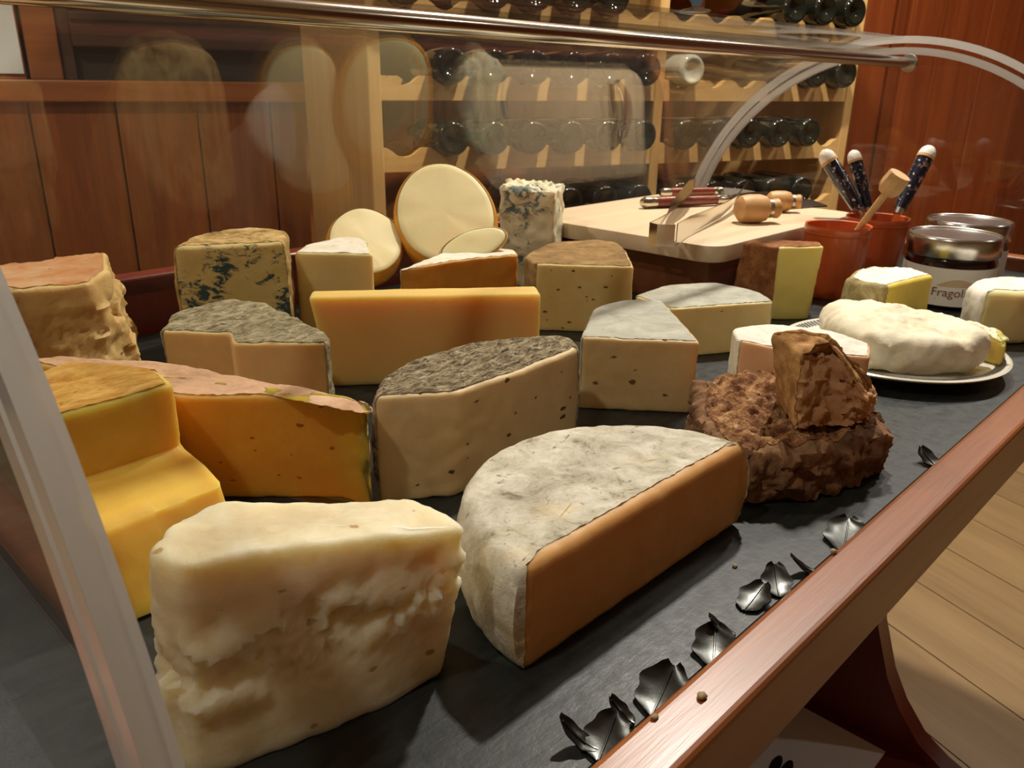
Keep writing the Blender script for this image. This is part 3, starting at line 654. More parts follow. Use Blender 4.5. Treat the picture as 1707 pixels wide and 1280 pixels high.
# --- long yellow slab
sa = P(513, 495, .089); sb = P(902, 489, .089); dv = (sb-sa); pv = Vector((-dv.y, dv.x, 0)).normalized()*0.032
tp = [tuple(sa), tuple(sb), tuple(sb+pv), tuple(sa+pv*0.8)]
sx = dv.normalized()*0.016
bt = [tuple(sa+sx)[:2]+(0,), tuple(sb)[:2]+(0,), tuple(sb+pv)[:2]+(0,), tuple(sa+sx+pv)[:2]+(0,)]
cheese('hard_cheese_slab', 'long upright slab of smooth hard yellow cheese without rind', tp, [0]*4, (M['p_slab'],), toprind=False, bottom=bt, rnd=0.004, amp=(0.0004, 0, 0), freq=30, sm=2)
cheese('brown_rind_wedge', 'wedge with tan brown rind and small holes next to the cutting board', TZ([(893, 440), (1057, 445), (1045, 420), (1028, 403), (985, 399), (915, 405), (872, 428)], .08), [0, 0, 1, 1, 1, 1, 1], (M['p_brown'], M['r_brown']), rnd=0.003, amp=(0.0006, 0.0012, 0.001), sm=5)
cheese('amber_cheese_wedge', 'amber wedge with white rind standing behind the long yellow slab', TZ([(665, 451), (702, 444), (745, 437), (800, 430), (864, 425), (858, 417), (820, 413), (740, 421)], .08), [0, 0, 0, 0, 0, 1, 1, 1], (M['p_orange'], M['r_white']), rnd=0.0025, amp=(0.0012, 0.0008, 0.0008), sm=2)
# --- blue cheeses and bloomy white at the back
cheese('blue_cheese_piece', 'tall piece of blue veined cheese with ochre rind in the back row', TZ([(287, 412), (380, 408), (474, 404), (480, 384), (440, 378), (380, 381), (320, 393)], .118), [0, 0, 1, 1, 1, 1, 1], (M['p_blue'], M['r_blue']), rnd=0.006, bulge=0.002, amp=(0.0012, 0.0015, 0.0022), freq=55, sm=5)
cheese('bloomy_white_wedge', 'wedge with chalky white rind between the blue cheese and the provola', TZ([(490, 421), (622, 424), (612, 404), (598, 395), (562, 396), (508, 409)], .098), [0, 0, 1, 1, 1, 0], (M['p_white'], M['r_white']), rnd=0.003, amp=(0.0006, 0.0008, 0.001), sm=3)
g = [P(832, 312, .138), P(925, 322, .134), P(941, 306, .140), P(900, 302, .139), P(850, 300, .140)]
gb = [(x.x*0.985+0.008, x.y*0.985+0.004, 0) for x in g]
cheese('gorgonzola_piece', 'upright white piece with blue veins leaning beside the cutting board', [tuple(q) for q in g], [0]*5, (M['p_gorg'],), toprind=False, bottom=gb, rnd=0.005, amp=(0.0022, 0, 0), freq=60, crumb=(0.004, 110, lambda p: max(0, (p.z-0.125)/0.012)), sm=2)
# --- crinkled rind with a step in its cut face
cheese('crinkled_rind_wedge', 'wedge with crinkled ashy rind and a stepped cut face', TZ([(268, 552), (383, 556), (388, 573), (545, 573), (551, 560), (500, 532), (430, 500), (370, 499), (290, 520)], .08), [0, 0, 0, 1, 1, 1, 1, 1, 1], (M['p_crinkle'], M['r_crinkle']), rnd=0.003, amp=(0.0006, 0.0018, 0.0024), freq=80, sm=3)
# --- grana chunk at far left
def gm(p): return 1.0 if p.z < 0.095 else 0.2
gt = [tuple(P(-60, 487, .118)), tuple(P(60, 482, .118)), tuple(P(150, 470, .118)), tuple(P(181, 452, .118)), tuple(P(178, 421, .118)), tuple(P(80, 432, .118)), tuple(P(-60, 450, .118))]
cxy = (sum(p[0] for p in gt)/7, sum(p[1] for p in gt)/7)
gbm = [(cxy[0]+(p[0]-cxy[0])*1.12+0.006, cxy[1]+(p[1]-cxy[1])*1.05, 0) for p in gt]
cheese('grana_chunk', 'craggy chunk of hard grana cheese with amber waxy rind', gt, [0]*7, (M['p_grana'], M['r_grana']), bottom=gbm, rnd=0.004, amp=(0.0015, 0.0006, 0.0008), freq=45, crumb=(0.007, 48, gm), sm=2)
# --- yellow cheeses on the left
yt = TZ([(300, 662), (430, 661), (560, 662), (605, 676), (614, 690), (600, 668), (545, 652), (450, 635), (290, 605), (100, 592), (30, 600)], .077)
cheese('pink_rind_cheese', 'broad yellow cheese with dusty pink rind and a ragged end', yt, [0, 0, 0, 0, 1, 1, 1, 1, 1, 1, 0], (M['p_yell'], M['r_pink']), rnd=0.004, amp=(0.0006, 0.0012, 0.0014), freq=50, sm=4, crumb=(0.002, 120, lambda p: max(0, min(1, (p.x-0.285)/0.008))*min(1, max(0, (p.z-0.012)/0.02))))
# stepped golden cheese: profile swept back
stp = [tuple(P(55, 706, .10)), tuple(P(290, 642, .10)), tuple(P(262, 612, .10)), tuple(P(120, 600, .10)), tuple(P(10, 640, .10))]
f0, f1 = Vector(stp[0]), Vector(stp[1])
fd = (f1-f0).normalized(); fo = Vector((fd.y, -fd.x, 0))
def step_shape(arr):
    out = arr.copy()
    for i, p in enumerate(arr):
        z = p[2]; dist = (Vector((p[0], p[1], 0))-Vector((f0.x, f0.y, 0))).dot(fo)   # 0 at front face, negative behind
        if z < 0.058 and dist > -0.012:
            t = min(1, max(0, (0.058-z)/0.008)); t = t*t*(3-2*t)
            k = (0.050+0.022*max(0, (0.05-z)/0.05))*t*min(1, max(0, (dist+0.012)/0.012)); out[i][0] += fo.x*k; out[i][1] += fo.y*k
            s_ = (Vector((p[0], p[1], 0))-Vector((f0.x, f0.y, 0))).dot(fd)/(f1-f0).length
    return out
cheese('stepped_yellow_cheese', 'golden yellow cheese with wrinkled rind and a stepped ledge', stp, [0, 0, 1, 1, 0], (M['p_step'], M['r_yellow']), rnd=0.004, amp=(0.0012, 0.001, 0.002), freq=45, sm=3, shape=step_shape)
# --- crust, ragged wedge, pale slice
cr = [(.475, .238), (.53, .2), (.595, .184), (.628, .2), (.642, .25), (.655, .30), (.62, .338), (.575, .338), (.528, .312), (.49, .275)]
cheese('crusty_brown_cheese', 'flat craggy dark brown cheese crust lying near the trolley rail', [(x, y, .040) for x, y in cr], [0]*10, (M['p_crust'], M['r_crust']), rnd=0.010, amp=(0.005, 0.005, 0.007), freq=75, sm=6, step=0.0022, wob=0.004, crumb=(0.003, 110, lambda p: 1.0))
rb_ = [P(1325, 716, .046), P(1380, 712, .046), P(1442, 704, .046), P(1458, 668, .046), P(1375, 640, .046), P(1290, 655, .046)]
rt_h = [.100, .092, .070, .066, .110, .112]
rt_ = []
for q, h in zip(rb_, rt_h):
    rt_.append((q.x, q.y, h))
rt_[0] = tuple(P(1338, 592, .100)); rt_[1] = tuple(P(1388, 590, .095)); rt_[2] = tuple(P(1445, 664, .069)); rt_[3] = tuple(P(1458, 650, .066)); rt_[4] = tuple(P(1375, 556, .108)); rt_[5] = tuple(P(1282, 552, .106))
cheese('ragged_wedge', 'ragged tan wedge standing on the craggy brown crust', rt_, [0, 0, 0, 0, 1, 1], (M['p_rag'], M['r_rag']), bottom=[tuple(q) for q in rb_], toprind=True, rnd=0.004, amp=(0.002, 0.0015, 0.003), freq=70, sm=3, crumb=(0.004, 110, lambda p: 1.0 if p.x > 0.50 else 0.2), z0=0.046, flat=False, dome_h=0.012, step=0.0022)
ps = [(.708, .247), (.748, .262), (.764, .31), (.742, .362), (.70, .38), (.668, .352), (.672, .31)]
cheese('pale_slice', 'pale pinkish wedge with white rind between the crust and the plate', [(x, y, .055) for x, y in ps], [0, 1, 1, 1, 1, 0, 0], (M['p_pink'], M['r_white']), rnd=0.003, amp=(0.0006, 0.001, 0.001), sm=4)
# --- plate and the white mound on it
PCX, PCY, PR = 0.886, 0.289, 0.113
pl = empty('plate', (PCX, PCY, 0), 'round white ceramic plate with patterned border', 'plate')
v, f = lathe([(0, 0.0), (0.062, 0.0), (0.064, 0.003), (0.085, 0.006), (0.112, 0.0145), (0.1135, 0.0165), (0.111, 0.0175), (0.084, 0.0095), (0.062, 0.0065), (0, 0.006)], 72, None, (PCX, PCY, 0)); mesh_py('dish', v, f, M['ceramic'], pl)
v = []; f = []
for k in range(120):
    a0, a1 = 2*math.pi*k/120, 2*math.pi*(k+0.55)/120
    for a, r_ in ((a0, 0.0985), (a1, 0.0985), (a1, 0.1075), (a0, 0.1075)):
        v.append((PCX+r_*math.cos(a), PCY+r_*math.sin(a), 0.0095+(r_-0.084)/(0.027)*0.008+0.0006))
    f.append((4*k, 4*k+1, 4*k+2, 4*k+3))
mesh_py('border_pattern', v, f, M['darkink'], pl)
mo = [(.795, .262), (.815, .228), (.85, .205), (.892, .200), (.925, .225), (.945, .262), (.95, .31), (.925, .352), (.88, .365), (.835, .345), (.80, .31)]
cheese('white_mound_cheese', 'soft white bloomy cheese mound resting on the plate', [(x, y, .050) for x, y in mo], [1]*11, (M['p_ooze'], M['r_fresh']), rnd=0.012, dome_h=0.006, bulge=0.003, amp=(0.001, 0.006, 0.006), freq=30, sm=5, wob=0.007, z0=0.0118, taper=0.94)
oz = [(.905, .188), (.945, .2), (.972, .235), (.962, .262), (.938, .232)]
cheese('oozing_cut_piece', 'yellow oozing cut piece beside the white mound on the plate', [(x, y, .040) for x, y in oz], [0, 1, 1, 0, 0], (M['p_ooze'], M['r_fresh']), rnd=0.008, amp=(0.002, 0.002, 0.002), freq=60, sm=5, wob=0.003, z0=0.012)
# --- right side
cheese('olive_rind_wedge', 'small soft yellow wedge with olive grey rind in front of the jar', TZ([(1412, 462), (1432, 470), (1482, 476), (1558, 458), (1520, 446), (1450, 443), (1425, 450)], .062), [1, 1, 0, 0, 1, 1, 1], (M['p_small'], M['r_olive'], M['r_white']), rnd=0.006, bulge=0.004, amp=(0.0006, 0.0014, 0.001), sm=5)
bt_ = [(1.02, .243), (1.045, .212), (1.085, .186), (1.125, .19), (1.145, .215), (1.135, .25), (1.10, .27), (1.05, .27)]
cheese('white_brie_piece', 'cut bloomy white brie at the edge of the slate beside the plate', [(x, y, .062) for x, y in bt_], [0, 0, 1, 1, 1, 1, 1, 1], (M['p_brie'], M['r_white']), rnd=0.010, bulge=0.003, amp=(0.0008, 0.0012, 0.0015), sm=5)
tt = TP([(1237, 405, .092), (1298, 413, .092), (1374, 411, .092), (1366, 403, .092), (1300, 400, .092), (1255, 400, .092)])
tb = [(x+(0.004 if i in (0, 1, 2) else 0), y, 0) for i, (x, y, z) in enumerate(tt)]
tb[0] = (tb[0][0]-.010, tb[0][1]+.012, 0); tb[2] = (tb[2][0]-.012, tb[2][1]+.004, 0)
cheese('tall_yellow_wedge', 'tall pale yellow wedge with red brown rind in front of the terracotta cup', tt, [1, 0, 0, 1, 1, 1], (M['p_tall'], M['r_tall']), bottom=tb, rnd=0.003, amp=(0.0012, 0.0012, 0.001), sm=2)
# --- provola: half globes with a flat cut face
def provola(name, label, center, rx, rz, depth, face, z_rot=0.0, neck=0.0):
    e = empty(name, (center[0], center[1], max(0.0, center[2]-rz)), label, 'cheese', None)
    n_ = Vector(face).normalized(); rgt = Vector((0, 0, 1)).cross(n_).normalized(); up = n_.cross(rgt)
    c_ = math.cos(z_rot); s_ = math.sin(z_rot); rgt, up = rgt*c_+up*s_, up*c_-rgt*s_
    C0 = Vector(center); N = 64
    def ringp(k, s, back):
        a = 2*math.pi*k/N; x = rx*math.cos(a); y = rz*math.sin(a)*(1.0+neck*math.sin(a))
        return C0+rgt*(x*s)+up*(y*s)-n_*back
    v = []; f = []; prof = [(0.0, -0.001), (0.3, -0.001), (0.6, -0.0008), (0.80, -0.0004), (0.88, 0.0), (0.91, 0.0015), (0.92, 0.003)]
    for s, b_ in prof:
        for k in range(N): v.append(ringp(k, max(s, 1e-4), b_))
    pf = len(prof)
    for i in range(pf-1):
        for k in range(N): f.append((i*N+k, i*N+(k+1) % N, (i+1)*N+(k+1) % N, (i+1)*N+k))
    v = [Vector(p)+n_*0.0012*noise.noise(Vector(p)*40) for p in v]
    sh_ = min(0.014, depth*0.3)
    body = [(0.925, 0.0035), (0.965, sh_*0.5), (0.985, sh_)]+[(math.cos(a)*0.985+0.02*math.sin(2*a), (depth-sh_)*math.sin(a)+sh_) for a in [R(x) for x in range(10, 91, 10)]]
    vb = []; fb = []
    for s, b_ in body:
        for k in range(N): vb.append(ringp(k, max(s, 1e-4), b_))
    base = len(v)
    for p in vb: v.append(p)
    for i in range(len(body)-1):
        for k in range(N): f.append((base+i*N+k, base+i*N+(k+1) % N, base+(i+1)*N+(k+1) % N, base+(i+1)*N+k))
    for k in range(N): f.append(((pf-1)*N+k, (pf-1)*N+(k+1) % N, base+(k+1) % N, base+k))
    v = [Vector((p[0], p[1], max(p[2], 0.0003))) for p in v]
    mesh_py('paste', v, f, M['p_provola'], e, 60)
    vs_ = []; fs = []; rim = [(0.922, 0.0012)]+[(s*1.012+0.002, b_+0.0004) for s, b_ in body]
    for s, b_ in rim:
        for k in range(N): vs_.append(ringp(k, max(s, 1e-4), b_))
    for i in range(len(rim)-1):
        for k in range(N): fs.append((i*N+k, i*N+(k+1) % N, (i+1)*N+(k+1) % N, (i+1)*N+k))
    vs_ = [Vector((p[0], p[1], max(p[2], 0.0002))) for p in vs_]
    mesh_py('rind', vs_, fs, M['r_gold'], e, 60)
    return e
def atx(px, py, y): return PX(px, py, (0, 1, 0), y)
pb = atx(743, 356, 0.783); pn = Vector((-0.50, -0.56, 0.66)).normalized()
provola('provola_half', 'large half provola with pale round cut face and golden skin', pb, 0.066, 0.079, 0.070, pn, 0.22, 0.06)
pl_ = atx(611, 399, 0.825); provola('provola_end', 'smaller golden provola end beside the white rind wedge', pl_, 0.048, 0.056, 0.055, (-0.20, -0.62, 0.75), -0.5)
prt = Vector((0, 0, 1)).cross(pn).normalized(); pup = pn.cross(prt)
provola('provola_slice', 'thin pale provola slice leaning on the foot of the large half', pb+prt*0.034-pup*0.052+pn*0.0135, 0.046, 0.021, 0.010, pn, 0.40)

# ------------------------------------------------------------------ cutting board on its box
BX0, BX1, BY0, BY1, BZT = 0.905, 1.335, 0.522, 0.868, 0.086
def rrect(x0, x1, y0, y1, r, n=6):
    pts = []
    for cx_, cy_, a0 in ((x1-r, y1-r, 0), (x0+r, y1-r, 90), (x0+r, y0+r, 180), (x1-r, y0+r, 270)):
        for i in range(n+1): a = R(a0+90*i/n); pts.append((cx_+r*math.cos(a), cy_+r*math.sin(a)))
    return pts
def prism(name, pts, z0, z1, mat, parent=None, bev=0.002):
    bm = bmesh.new(); vs_ = [bm.verts.new((x, y, z0)) for x, y in pts]; fc = bm.faces.new(vs_)
    r_ = bmesh.ops.extrude_face_region(bm, geom=[fc])
    for q in r_['geom']:
        if isinstance(q, bmesh.types.BMVert): q.co.z = z1
    bmesh.ops.recalc_face_normals(bm, faces=bm.faces)
    if bev:
        ed = [e_ for e_ in bm.edges if abs(e_.verts[0].co.z-e_.verts[1].co.z) < 1e-6]
        bmesh.ops.bevel(bm, geom=ed, offset=bev, segments=2, affect='EDGES', profile=0.5)
    off = Vector((0, 0, 0)); p = parent
    while p: off += p.location; p = p.parent
    for q in bm.verts: q.co -= off
    me = bpy.data.meshes.new(name); bm.to_mesh(me); bm.free(); smooth(me, 40); return link(name, me, mat, parent)
o = prism('cutting_board', rrect(BX0, BX1, BY0, BY1, 0.03), BZT-0.022, BZT, M['board']); tag(o, 'pale beech cutting board with rounded corners on the brown box', 'cutting board')
bx = empty('wooden_box', ((BX0+BX1)/2, (BY0+BY1)/2, 0), 'brown wooden box carrying the cutting board', 'box')
prism('box_body', rrect(BX0+0.02, BX1-0.03, BY0+0.022, BY1-0.02, 0.006), 0.0, BZT-0.0222, M['boxwood'], bx)
q = P(1222, 448, 0.045)
v, f = lathe([(0, 0.0), (0.004, 0.0), (0.005, 0.004), (0.008, 0.008), (0.008, 0.011), (0.005, 0.013), (0, 0.0135)], 20, dirM((0, -1, 0)), (q.x+0.03, BY0+0.022, 0.04)); mesh_py('knob', v, f, M['steel'], bx)
# tongs, knives and wooden knobs on the board
tg = empty('serving_tongs', tuple(P(1108, 395, BZT)), 'polished steel serving tongs hanging over the board edge', 'tongs')
u0 = P(1093, 398, BZT+0.002); u1 = P(1122, 400, BZT+0.002)
def strip(pts, w, th, name, mat, parent, wdir=None):
    """flat ribbon of width list w (vertical-ish direction wdir) along pts"""
    v = []; f = []; n = len(pts); pts = [Vector(p) for p in pts]
    for i, p in enumerate(pts):
        t = (pts[min(i+1, n-1)]-pts[max(i-1, 0)]).normalized(); wd_ = (wdir[i] if isinstance(wdir, list) else Vector(wdir)).normalized(); nn = t.cross(wd_).normalized()
        ww = w[i] if isinstance(w, (list, tuple)) else w
        v += [p+wd_*ww/2+nn*th/2, p-wd_*ww/2+nn*th/2, p-wd_*ww/2-nn*th/2, p+wd_*ww/2-nn*th/2]
    for i in range(n-1):
        a, b_ = i*4, i*4+4
        for j in range(4): f.append((a+j, a+(j+1) % 4, b_+(j+1) % 4, b_+j))
    f += [(3, 2, 1, 0), tuple((n-1)*4+j for j in range(4))]
    return mesh_py(name, v, f, mat, parent, 40)
Zu = Vector((0, 0, 1))
zb = BZT+0.0150
q0, q1 = P(1095, 392, zb), P(1124, 393, zb)
bend = [Vector((q0.x+0.004, q0.y+0.014, zb)), Vector((q0.x, q0.y, zb)), Vector((q1.x, q1.y, zb)), Vector((q1.x+0.012, q1.y+0.012, zb))]
bend = [b_ for b_ in bend]
strip(bend, 0.027, 0.0016, 'bend', M['steel'], tg, Zu)
arm1 = bez(bend[0], P(1126, 352, BZT+0.016), P(1154, 300, BZT+0.034), 16)
strip(arm1, [0.027-0.013*min(1, i/6)+(0.016*math.sin(max(0, (i-6)/9)*3.14)) for i in range(16)], 0.0016, 'arm', M['steel'], tg, [Zu.lerp(Vector((0.9, -0.5, 0.35)), min(1, i/9)) for i in range(16)])
arm2 = [P(1128, 391, zb), P(1150, 376, BZT+0.0145), P(1180, 362, BZT+0.014), P(1205, 350, BZT+0.014), P(1222, 337, BZT+0.017), P(1236, 318, BZT+0.024), P(1246, 304, BZT+0.030)]
strip(arm2, [0.027, 0.025, 0.024, 0.026, 0.022, 0.016, 0.008], 0.0016, 'arm', M['steel'], tg, [Zu, Zu, Vector((-.1, -.2, 1)), Vector((-.2, -.4, 1)), Vector((-.3, -.5, .9)), Vector((-.6, -.6, .6)), Vector((-.7, -.6, .4))])
def folding_knife(name, lab, a, b_, tip, r):
    a, b_, tip = Vector(a), Vector(b_), Vector(tip)
    e = empty(name, tuple(a), lab, 'knife')
    d = b_-a
    v, f = tube([a, a+d*0.04, a+d*0.15, a+d*0.18], [(r*0.6, r*0.6), (r*1.05, r), (r*0.98, r*0.95), (r*0.9, r*0.9)], 16); mesh_py('bolster', v, f, M['steel'], e)
    v, f = tube([a+d*t for t in (0.16, 0.3, 0.5, 0.7, 0.86)], [(r*0.98, r*0.95), (r*1.0, r), (r*0.95, r*0.92), (r*0.85, r*0.85), (r*0.8, r*0.8)], 16); mesh_py('handle', v, f, M['handle_red'], e)
    v, f = tube([a+d*t for t in (0.85, 0.95, 1.0)], [(r*0.82, r*0.85), (r*0.85, r*0.9), (r*0.4, r*0.7)], 16); mesh_py('bolster', v, f, M['steel'], e)
    strip([b_-d*0.04, b_+(tip-b_)*0.5, b_+(tip-b_)*0.85, tip], [r*1.5, r*1.5, r*1.0, r*0.1], 0.0016, 'blade', M['steel_dull'], e, Vector((0.3, 0.3, 1)))
    return e
kz = BZT+0.0095
folding_knife('folding_knife', 'rosewood handled table knife lying behind the tongs', P(1069, 338, kz), P(1215, 332, kz), P(1290, 322, kz), 0.0095)
folding_knife('folding_knife', 'second rosewood table knife lying farther back on the board', P(1100, 321, kz), P(1205, 318, kz), P(1268, 324, kz), 0.0085)
def knob(name, lab, c, d, s, cutr=0.0):
    e = empty(name, tuple(c), lab, 'stopper')
    Mx = dirM(d); prof = [(0, -0.030), (0.012, -0.0295), (0.0185, -0.024), (0.0205, -0.012), (0.0205, 0.004), (0.018, 0.014), (0.013, 0.018), (0.0118, 0.024), (0.014, 0.028), (0.0145, 0.033), (0.012, 0.036), (0, 0.036)]
    v, f = lathe([(r*s, z*s) for r, z in prof], 32, Mx, c); zz = min(p.z for p in v); v = [p+Vector((0, 0, BZT+0.0004-zz)) for p in v]
    mesh_py('turned_knob', v, f, M['corkwood'], e, 40)
    t = Mx@Vector((0, 0, 1)); cc = Vector(c)+Vector((0, 0, BZT+0.0004-zz))
    v, f = lathe([(0.0122*s, 0.018*s), (0.0138*s, 0.0185*s), (0.0138*s, 0.0235*s), (0.0122*s, 0.024*s)], 28, Mx, cc); mesh_py('ferrule', v, f, M['steel_dull'], e, 40)
    return e
knob('wooden_stopper', 'barrel shaped turned wooden knob lying by the tongs', PX(1262, 330, (0, 1, 0), BY0+0.065), (0.72, -0.55, 0.0), 1.0)
knob('wooden_stopper', 'smaller turned wooden knob behind the barrel shaped one', PX(1306, 320, (0, 1, 0), BY0+0.09), (0.55, -0.75, 0.0), 0.8)
bl = [P(1300, 345, BZT+0.004), P(1330, 340, BZT+0.006), P(1358, 339, BZT+0.005), P(1378, 343, BZT+0.002)]
e = empty('curved_knife', tuple(bl[0]), 'dark curved cheese knife lying near the right board edge', 'knife')
strip(bl, [0.016, 0.024, 0.022, 0.004], 0.002, 'blade', M['darkblade'], e, Vector((0.35, 0.8, 0.35)))
v, f = tube([bl[0]+(bl[0]-bl[1])*0.45+Vector((0, 0, 0.002)), bl[0]+Vector((0, 0, 0.002))], 0.006, 12); mesh_py('handle', v, f, M['handle_red'], e)

# ------------------------------------------------------------------ terracotta cups, jars
def cup(x, y, r, h, lab):
    e = empty('terracotta_cup', (x, y, 0), lab, 'cup')
    prof = [(0, 0.0), (r*0.78, 0.0), (r*0.82, 0.004), (r*0.93, h*0.55), (r*0.985, h*0.93), (r*1.0, h*0.97), (r*0.985, h), (r*0.93, h*0.99), (r*0.90, h*0.9), (r*0.84, h*0.5), (r*0.76, 0.006), (0, 0.006)]
    v, f = lathe(prof, 56, None, (x, y, 0)); mesh_py('vessel', v, f, M['terracotta'], e, 50)
    v, f = lathe([(r*0.955, h*0.86), (r*0.985, h*0.875), (r*0.99, h*0.905), (r*0.965, h*0.915)], 56, None, (x, y, 0)); mesh_py('raised_band', v, f, M['terracotta'], e, 50)
    return e
C1 = P(1396, 474, 0); c1 = tuple(P(1398, 374, .098))[:2]; H1 = 0.098
cup(c1[0], c1[1], 0.0445, H1, 'orange brown terracotta cup holding a wooden dipper')
c2 = tuple(P(1464, 361, .092))[:2]; H2 = 0.092
cup(c2[0], c2[1], 0.046, H2, 'terracotta cup with painted knives behind the tall yellow wedge')
def handled_knife(px0, py0, px1, py1, base, lab, r=0.0118):
    """px0,py0 top of handle, px1,py1 lower end of handle; base point inside cup"""
    b_ = Vector(base); d1 = ray(px1, py1); s = math.hypot(b_.x, b_.y)/math.hypot(d1.x, d1.y); p1 = CP+d1*s
    d0 = ray(px0, py0); p0 = CP+d0*s
    e = empty('cheese_knife', tuple(b_), lab, 'knife')
    d = p0-p1
    v, f = tube([p1, p1+d*0.08, p1+d*0.4, p1+d*0.8], [r*0.75, r*0.8, r*0.98, r*1.05], 18); mesh_py('handle', v, f, M['floral'], e)
    v, f = tube([p1+d*0.79, p1+d*0.83], [r*1.1, r*1.1], 18); mesh_py('gold_ring', v, f, M['corkwood'], e)
    v, f = tube([p1+d*t for t in (0.82, 0.87, 0.93, 0.975, 1.0)], [r*1.08, r*1.06, r*0.92, r*0.6, r*0.12], 18); mesh_py('white_end', v, f, M['whitecap'], e)
    v, f = tube([p1, p1-d*0.08], [r*0.6, r*0.45], 14); mesh_py('ferrule', v, f, M['steel_dull'], e)
    lo = p1-d*0.08; bt = b_
    strip([lo, lo+(bt-lo)*0.5, bt], [0.010, 0.012, 0.004], 0.0015, 'blade', M['steel'], e, Vector((0.7, -0.7, 0.0)))
    return e
handled_knife(1371, 250, 1432, 350, (c2[0]-0.002, c2[1]-0.006, 0.012), 'navy painted knife with white end, leaning over the board from the cup')
handled_knife(1421, 250, 1446, 346, (c2[0]+0.004, c2[1]+0.020, 0.012), 'navy painted knife with white end standing upright in the cup', 0.0098)
handled_knife(1552, 243, 1500, 348, (c2[0]+0.008, c2[1]-0.004, 0.012), 'navy painted knife with white end leaning towards the jars')
# dipper
b_ = Vector((c1[0]-0.004, c1[1]+0.01, 0.008)); s_ = c1[0]/ray(1490, 300).x
dd = ray(1480, 318); top = CP+dd*(c1[0]/dd.x); dd = ray(1436, 375); low = CP+dd*(c1[0]/dd.x)
e = empty('honey_dipper', tuple(b_), 'wooden stick with blunt round head standing in the terracotta cup', 'dipper')
v, f = tube([b_, low, top], [0.0042, 0.0046, 0.005], 12); mesh_py('stick', v, f, M['stick'], e)
dn = (top-low).normalized()
v, f = lathe([(0, -0.006), (0.011, -0.004), (0.0155, 0.004), (0.0160, 0.010), (0.0150, 0.022), (0.014, 0.025), (0, 0.0255)], 12, dirM(dn), top); mesh_py('head', v, f, M['stick'], e, 25)
def jar(x, y, r, h, lab, txt):
    e = empty('jam_jar', (x, y, 0), lab, 'jar')
    hb = h*0.74
    v, f = lathe([(0, 0), (r*0.9, 0), (r*0.97, 0.004), (r*0.98, 0.01), (r*0.98, hb*0.86), (r*0.94, hb*0.94), (r*0.90, hb), (0, hb)], 56, None, (x, y, 0)); mesh_py('glass_body', v, f, M['jam'], e, 50)
    v, f = lathe([(r*0.9, hb*0.97), (r*0.985, hb*0.97), (r*1.0, hb*0.99), (r*1.0, h*0.955), (r*0.985, h*0.985), (r*0.955, h), (r*0.93, h*0.995), (r*0.915, h*0.978), (0, h*0.975)], 64, None, (x, y, 0)); mesh_py('lid', v, f, M['lid'], e, 50)
    a0 = math.atan2(-y, -x)   # towards the room
    lz0, lz1 = 0.006, hb*0.80; N = 40; v = []; f = []
    for i in range(N+1):
        a = a0+R(-95+190*i/N)
        for rr, zz in ((r*0.985, lz0), (r*0.985, lz1)): v.append((x+rr*math.cos(a), y+rr*math.sin(a), zz))
    for i in range(N): f.append((2*i, 2*i+2, 2*i+3, 2*i+1))
    lb = mesh_py('paper_label', v, f, M['label'], e, 60)
    def wrap(pts2, dz):    # (arc length, height) -> on the label
        return [(x+(r*0.985+dz)*math.cos(a0+s/r), y+(r*0.985+dz)*math.sin(a0+s/r), zz) for s, zz in pts2]
    if txt:
        # tan print: a low hill band
        N = 24; v = []; f = []
        for i in range(N+1):
            s = -0.012+0.055*i/N; v.append((s, lz0+0.026)); v.append((s, lz0+0.026+0.010*math.sin(math.pi*i/N)))
        v = wrap(v, 0.0003); f = [(2*i, 2*i+2, 2*i+3, 2*i+1) for i in range(N)]
        mesh_py('printed_shape', v, f, M['label_tan'], lb, 60)
        def text(body, size, s0, z0_, mat):
            cu = bpy.data.curves.new('lettering', 'FONT'); cu.body = body; cu.size = size; cu.resolution_u = 3
            to = bpy.data.objects.new('lettering_tmp', cu); COL.objects.link(to); vp()
            me = bpy.data.meshes.new_from_object(to.evaluated_get(bpy.context.evaluated_depsgraph_get()))
            bm = bmesh.new(); bm.from_mesh(me); bmesh.ops.triangulate(bm, faces=bm.faces)
            v = wrap([(s0+q.co.x, z0_+q.co.y) for q in bm.verts], 0.0006); bm.verts.index_update()
            fc = [tuple(q.index for q in ff.verts) for ff in bm.faces]; bm.free()
            bpy.data.objects.remove(to); bpy.data.curves.remove(cu); bpy.data.meshes.remove(me)
            return mesh_py('lettering', v, fc, mat, lb, 60)
        text('Fragola', 0.016, -0.016, lz0+0.013, M['ink_red'])
        v = wrap([(-0.010, lz0+0.0085), (0.040, lz0+0.0085), (0.040, lz0+0.0092), (-0.010, lz0+0.0092)], 0.0005); mesh_py('printed_line', v, [(0, 1, 2, 3)], M['ink_red'], lb)
    return e
jr = ray(1577, 470); j1 = (1.205, 1.205*jr.y/jr.x); jr = ray(1600, 450); j2 = (1.35, 1.35*jr.y/jr.x)
jar(j1[0], j1[1], 0.0585, 0.094, 'squat jam jar with silver lid and a Fragola label', True)
jar(j2[0], j2[1], 0.0585, 0.094, 'squat jam jar with silver lid hidden behind the labelled jar', False)

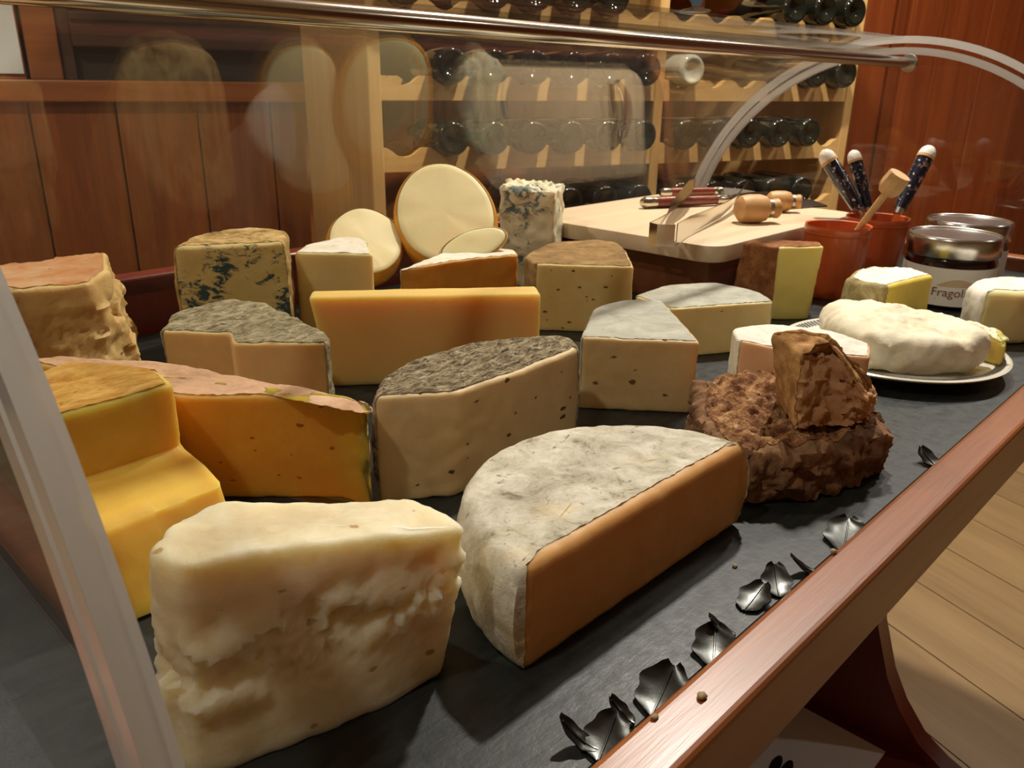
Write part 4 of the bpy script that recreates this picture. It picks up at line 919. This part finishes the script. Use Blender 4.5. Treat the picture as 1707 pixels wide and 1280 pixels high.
# ------------------------------------------------------------------ pewter leaves along the rail, crumbs
def leaf(px, py, ln, wd_, ang, lift, lab):
    c = P(px, py, 0.0); e = empty('metal_leaf', (c.x, c.y, 0), lab, 'metal leaf', 'metal leaves along the front rail')
    a = R(ang); d = Vector((math.cos(a), math.sin(a), 0)); s = Vector((-d.y, d.x, 0)); v = []; f = []; NU, NV = 18, 10
    for lay in (0, 1):
        for i in range(NU+1):
            t = i/NU; w = wd_*math.sin(math.pi*min(1, t*0.96+0.02))**0.55*(1+0.10*math.sin(t*15+px))
            for j in range(NV+1):
                q = j/NV*2-1
                z = 0.0012+lift*(t**2.0)+0.16*wd_*(q*q)*(0.5+t)-lay*0.0008
                v.append(c+d*(ln*(t-0.5))+s*(w*q)+Vector((0, 0, max(z, 0.0003))))
    K = (NU+1)*(NV+1)
    for lay in (0, 1):
        for i in range(NU):
            for j in range(NV):
                p = lay*K+i*(NV+1)+j; fa = (p, p+1, p+NV+2, p+NV+1); f.append(fa if lay == 0 else fa[::-1])
    mesh_py('blade', v, f, M['pewter'], e, 60)
    v, f = tube([c+d*(ln*(t-0.5))+Vector((0, 0, 0.0014+lift*(t**2.0))) for t in [k/10 for k in range(10)]], 0.0006, 6); mesh_py('midrib', v, f, M['pewter'], e)
for args in ((958, 1240, 0.022, 0.006, 110, 0.012), (1006, 1236, 0.030, 0.013, 20, 0.005), (1030, 1196, 0.016, 0.006, 95, 0.008), (1098, 1160, 0.036, 0.016, 15, 0.007), (1196, 1056, 0.018, 0.006, 120, 0.010), (1184, 1084, 0.034, 0.014, 30, 0.005), (1250, 1000, 0.032, 0.011, 5, 0.004), (1288, 975, 0.030, 0.011, 35, 0.006), (1332, 952, 0.020, 0.005, 120, 0.010), (1404, 896, 0.050, 0.017, 20, 0.003), (1542, 770, 0.026, 0.009, 60, 0.008)):
    leaf(args[0]+6, args[1]+2, args[2]*0.85, args[3]*0.8, *args[4:], 'dark pewter leaf lying on the slate along the front rail')
for i, (px, py, s) in enumerate(((1170, 1163, 0.0022), (1091, 1197, 0.0016), (1389, 921, 0.002), (1225, 945, 0.0015))):
    z = 0.010 if i < 3 else 0.0
    c = P(px, py, z); bm = bmesh.new(); bmesh.ops.create_icosphere(bm, subdivisions=2, radius=s)
    for q in bm.verts: q.co = Vector((q.co.x*1.3, q.co.y, q.co.z*0.7))*(1+0.35*noise.noise(q.co*700+Vector((i*3, 0, 0)))); q.co.z += s*0.55
    me = bpy.data.meshes.new('cheese_crumb'); bm.to_mesh(me); bm.free(); smooth(me, 60)
    o = link('cheese_crumb', me, M['crumb']); o.location = c
    tag(o, ['largest tan crumb on the front rail', 'tiny tan crumb on the front rail beside the largest one', 'pale crumb at the inner edge of the front rail', 'small crumb on the slate beside the half wheel'][i], 'crumb')
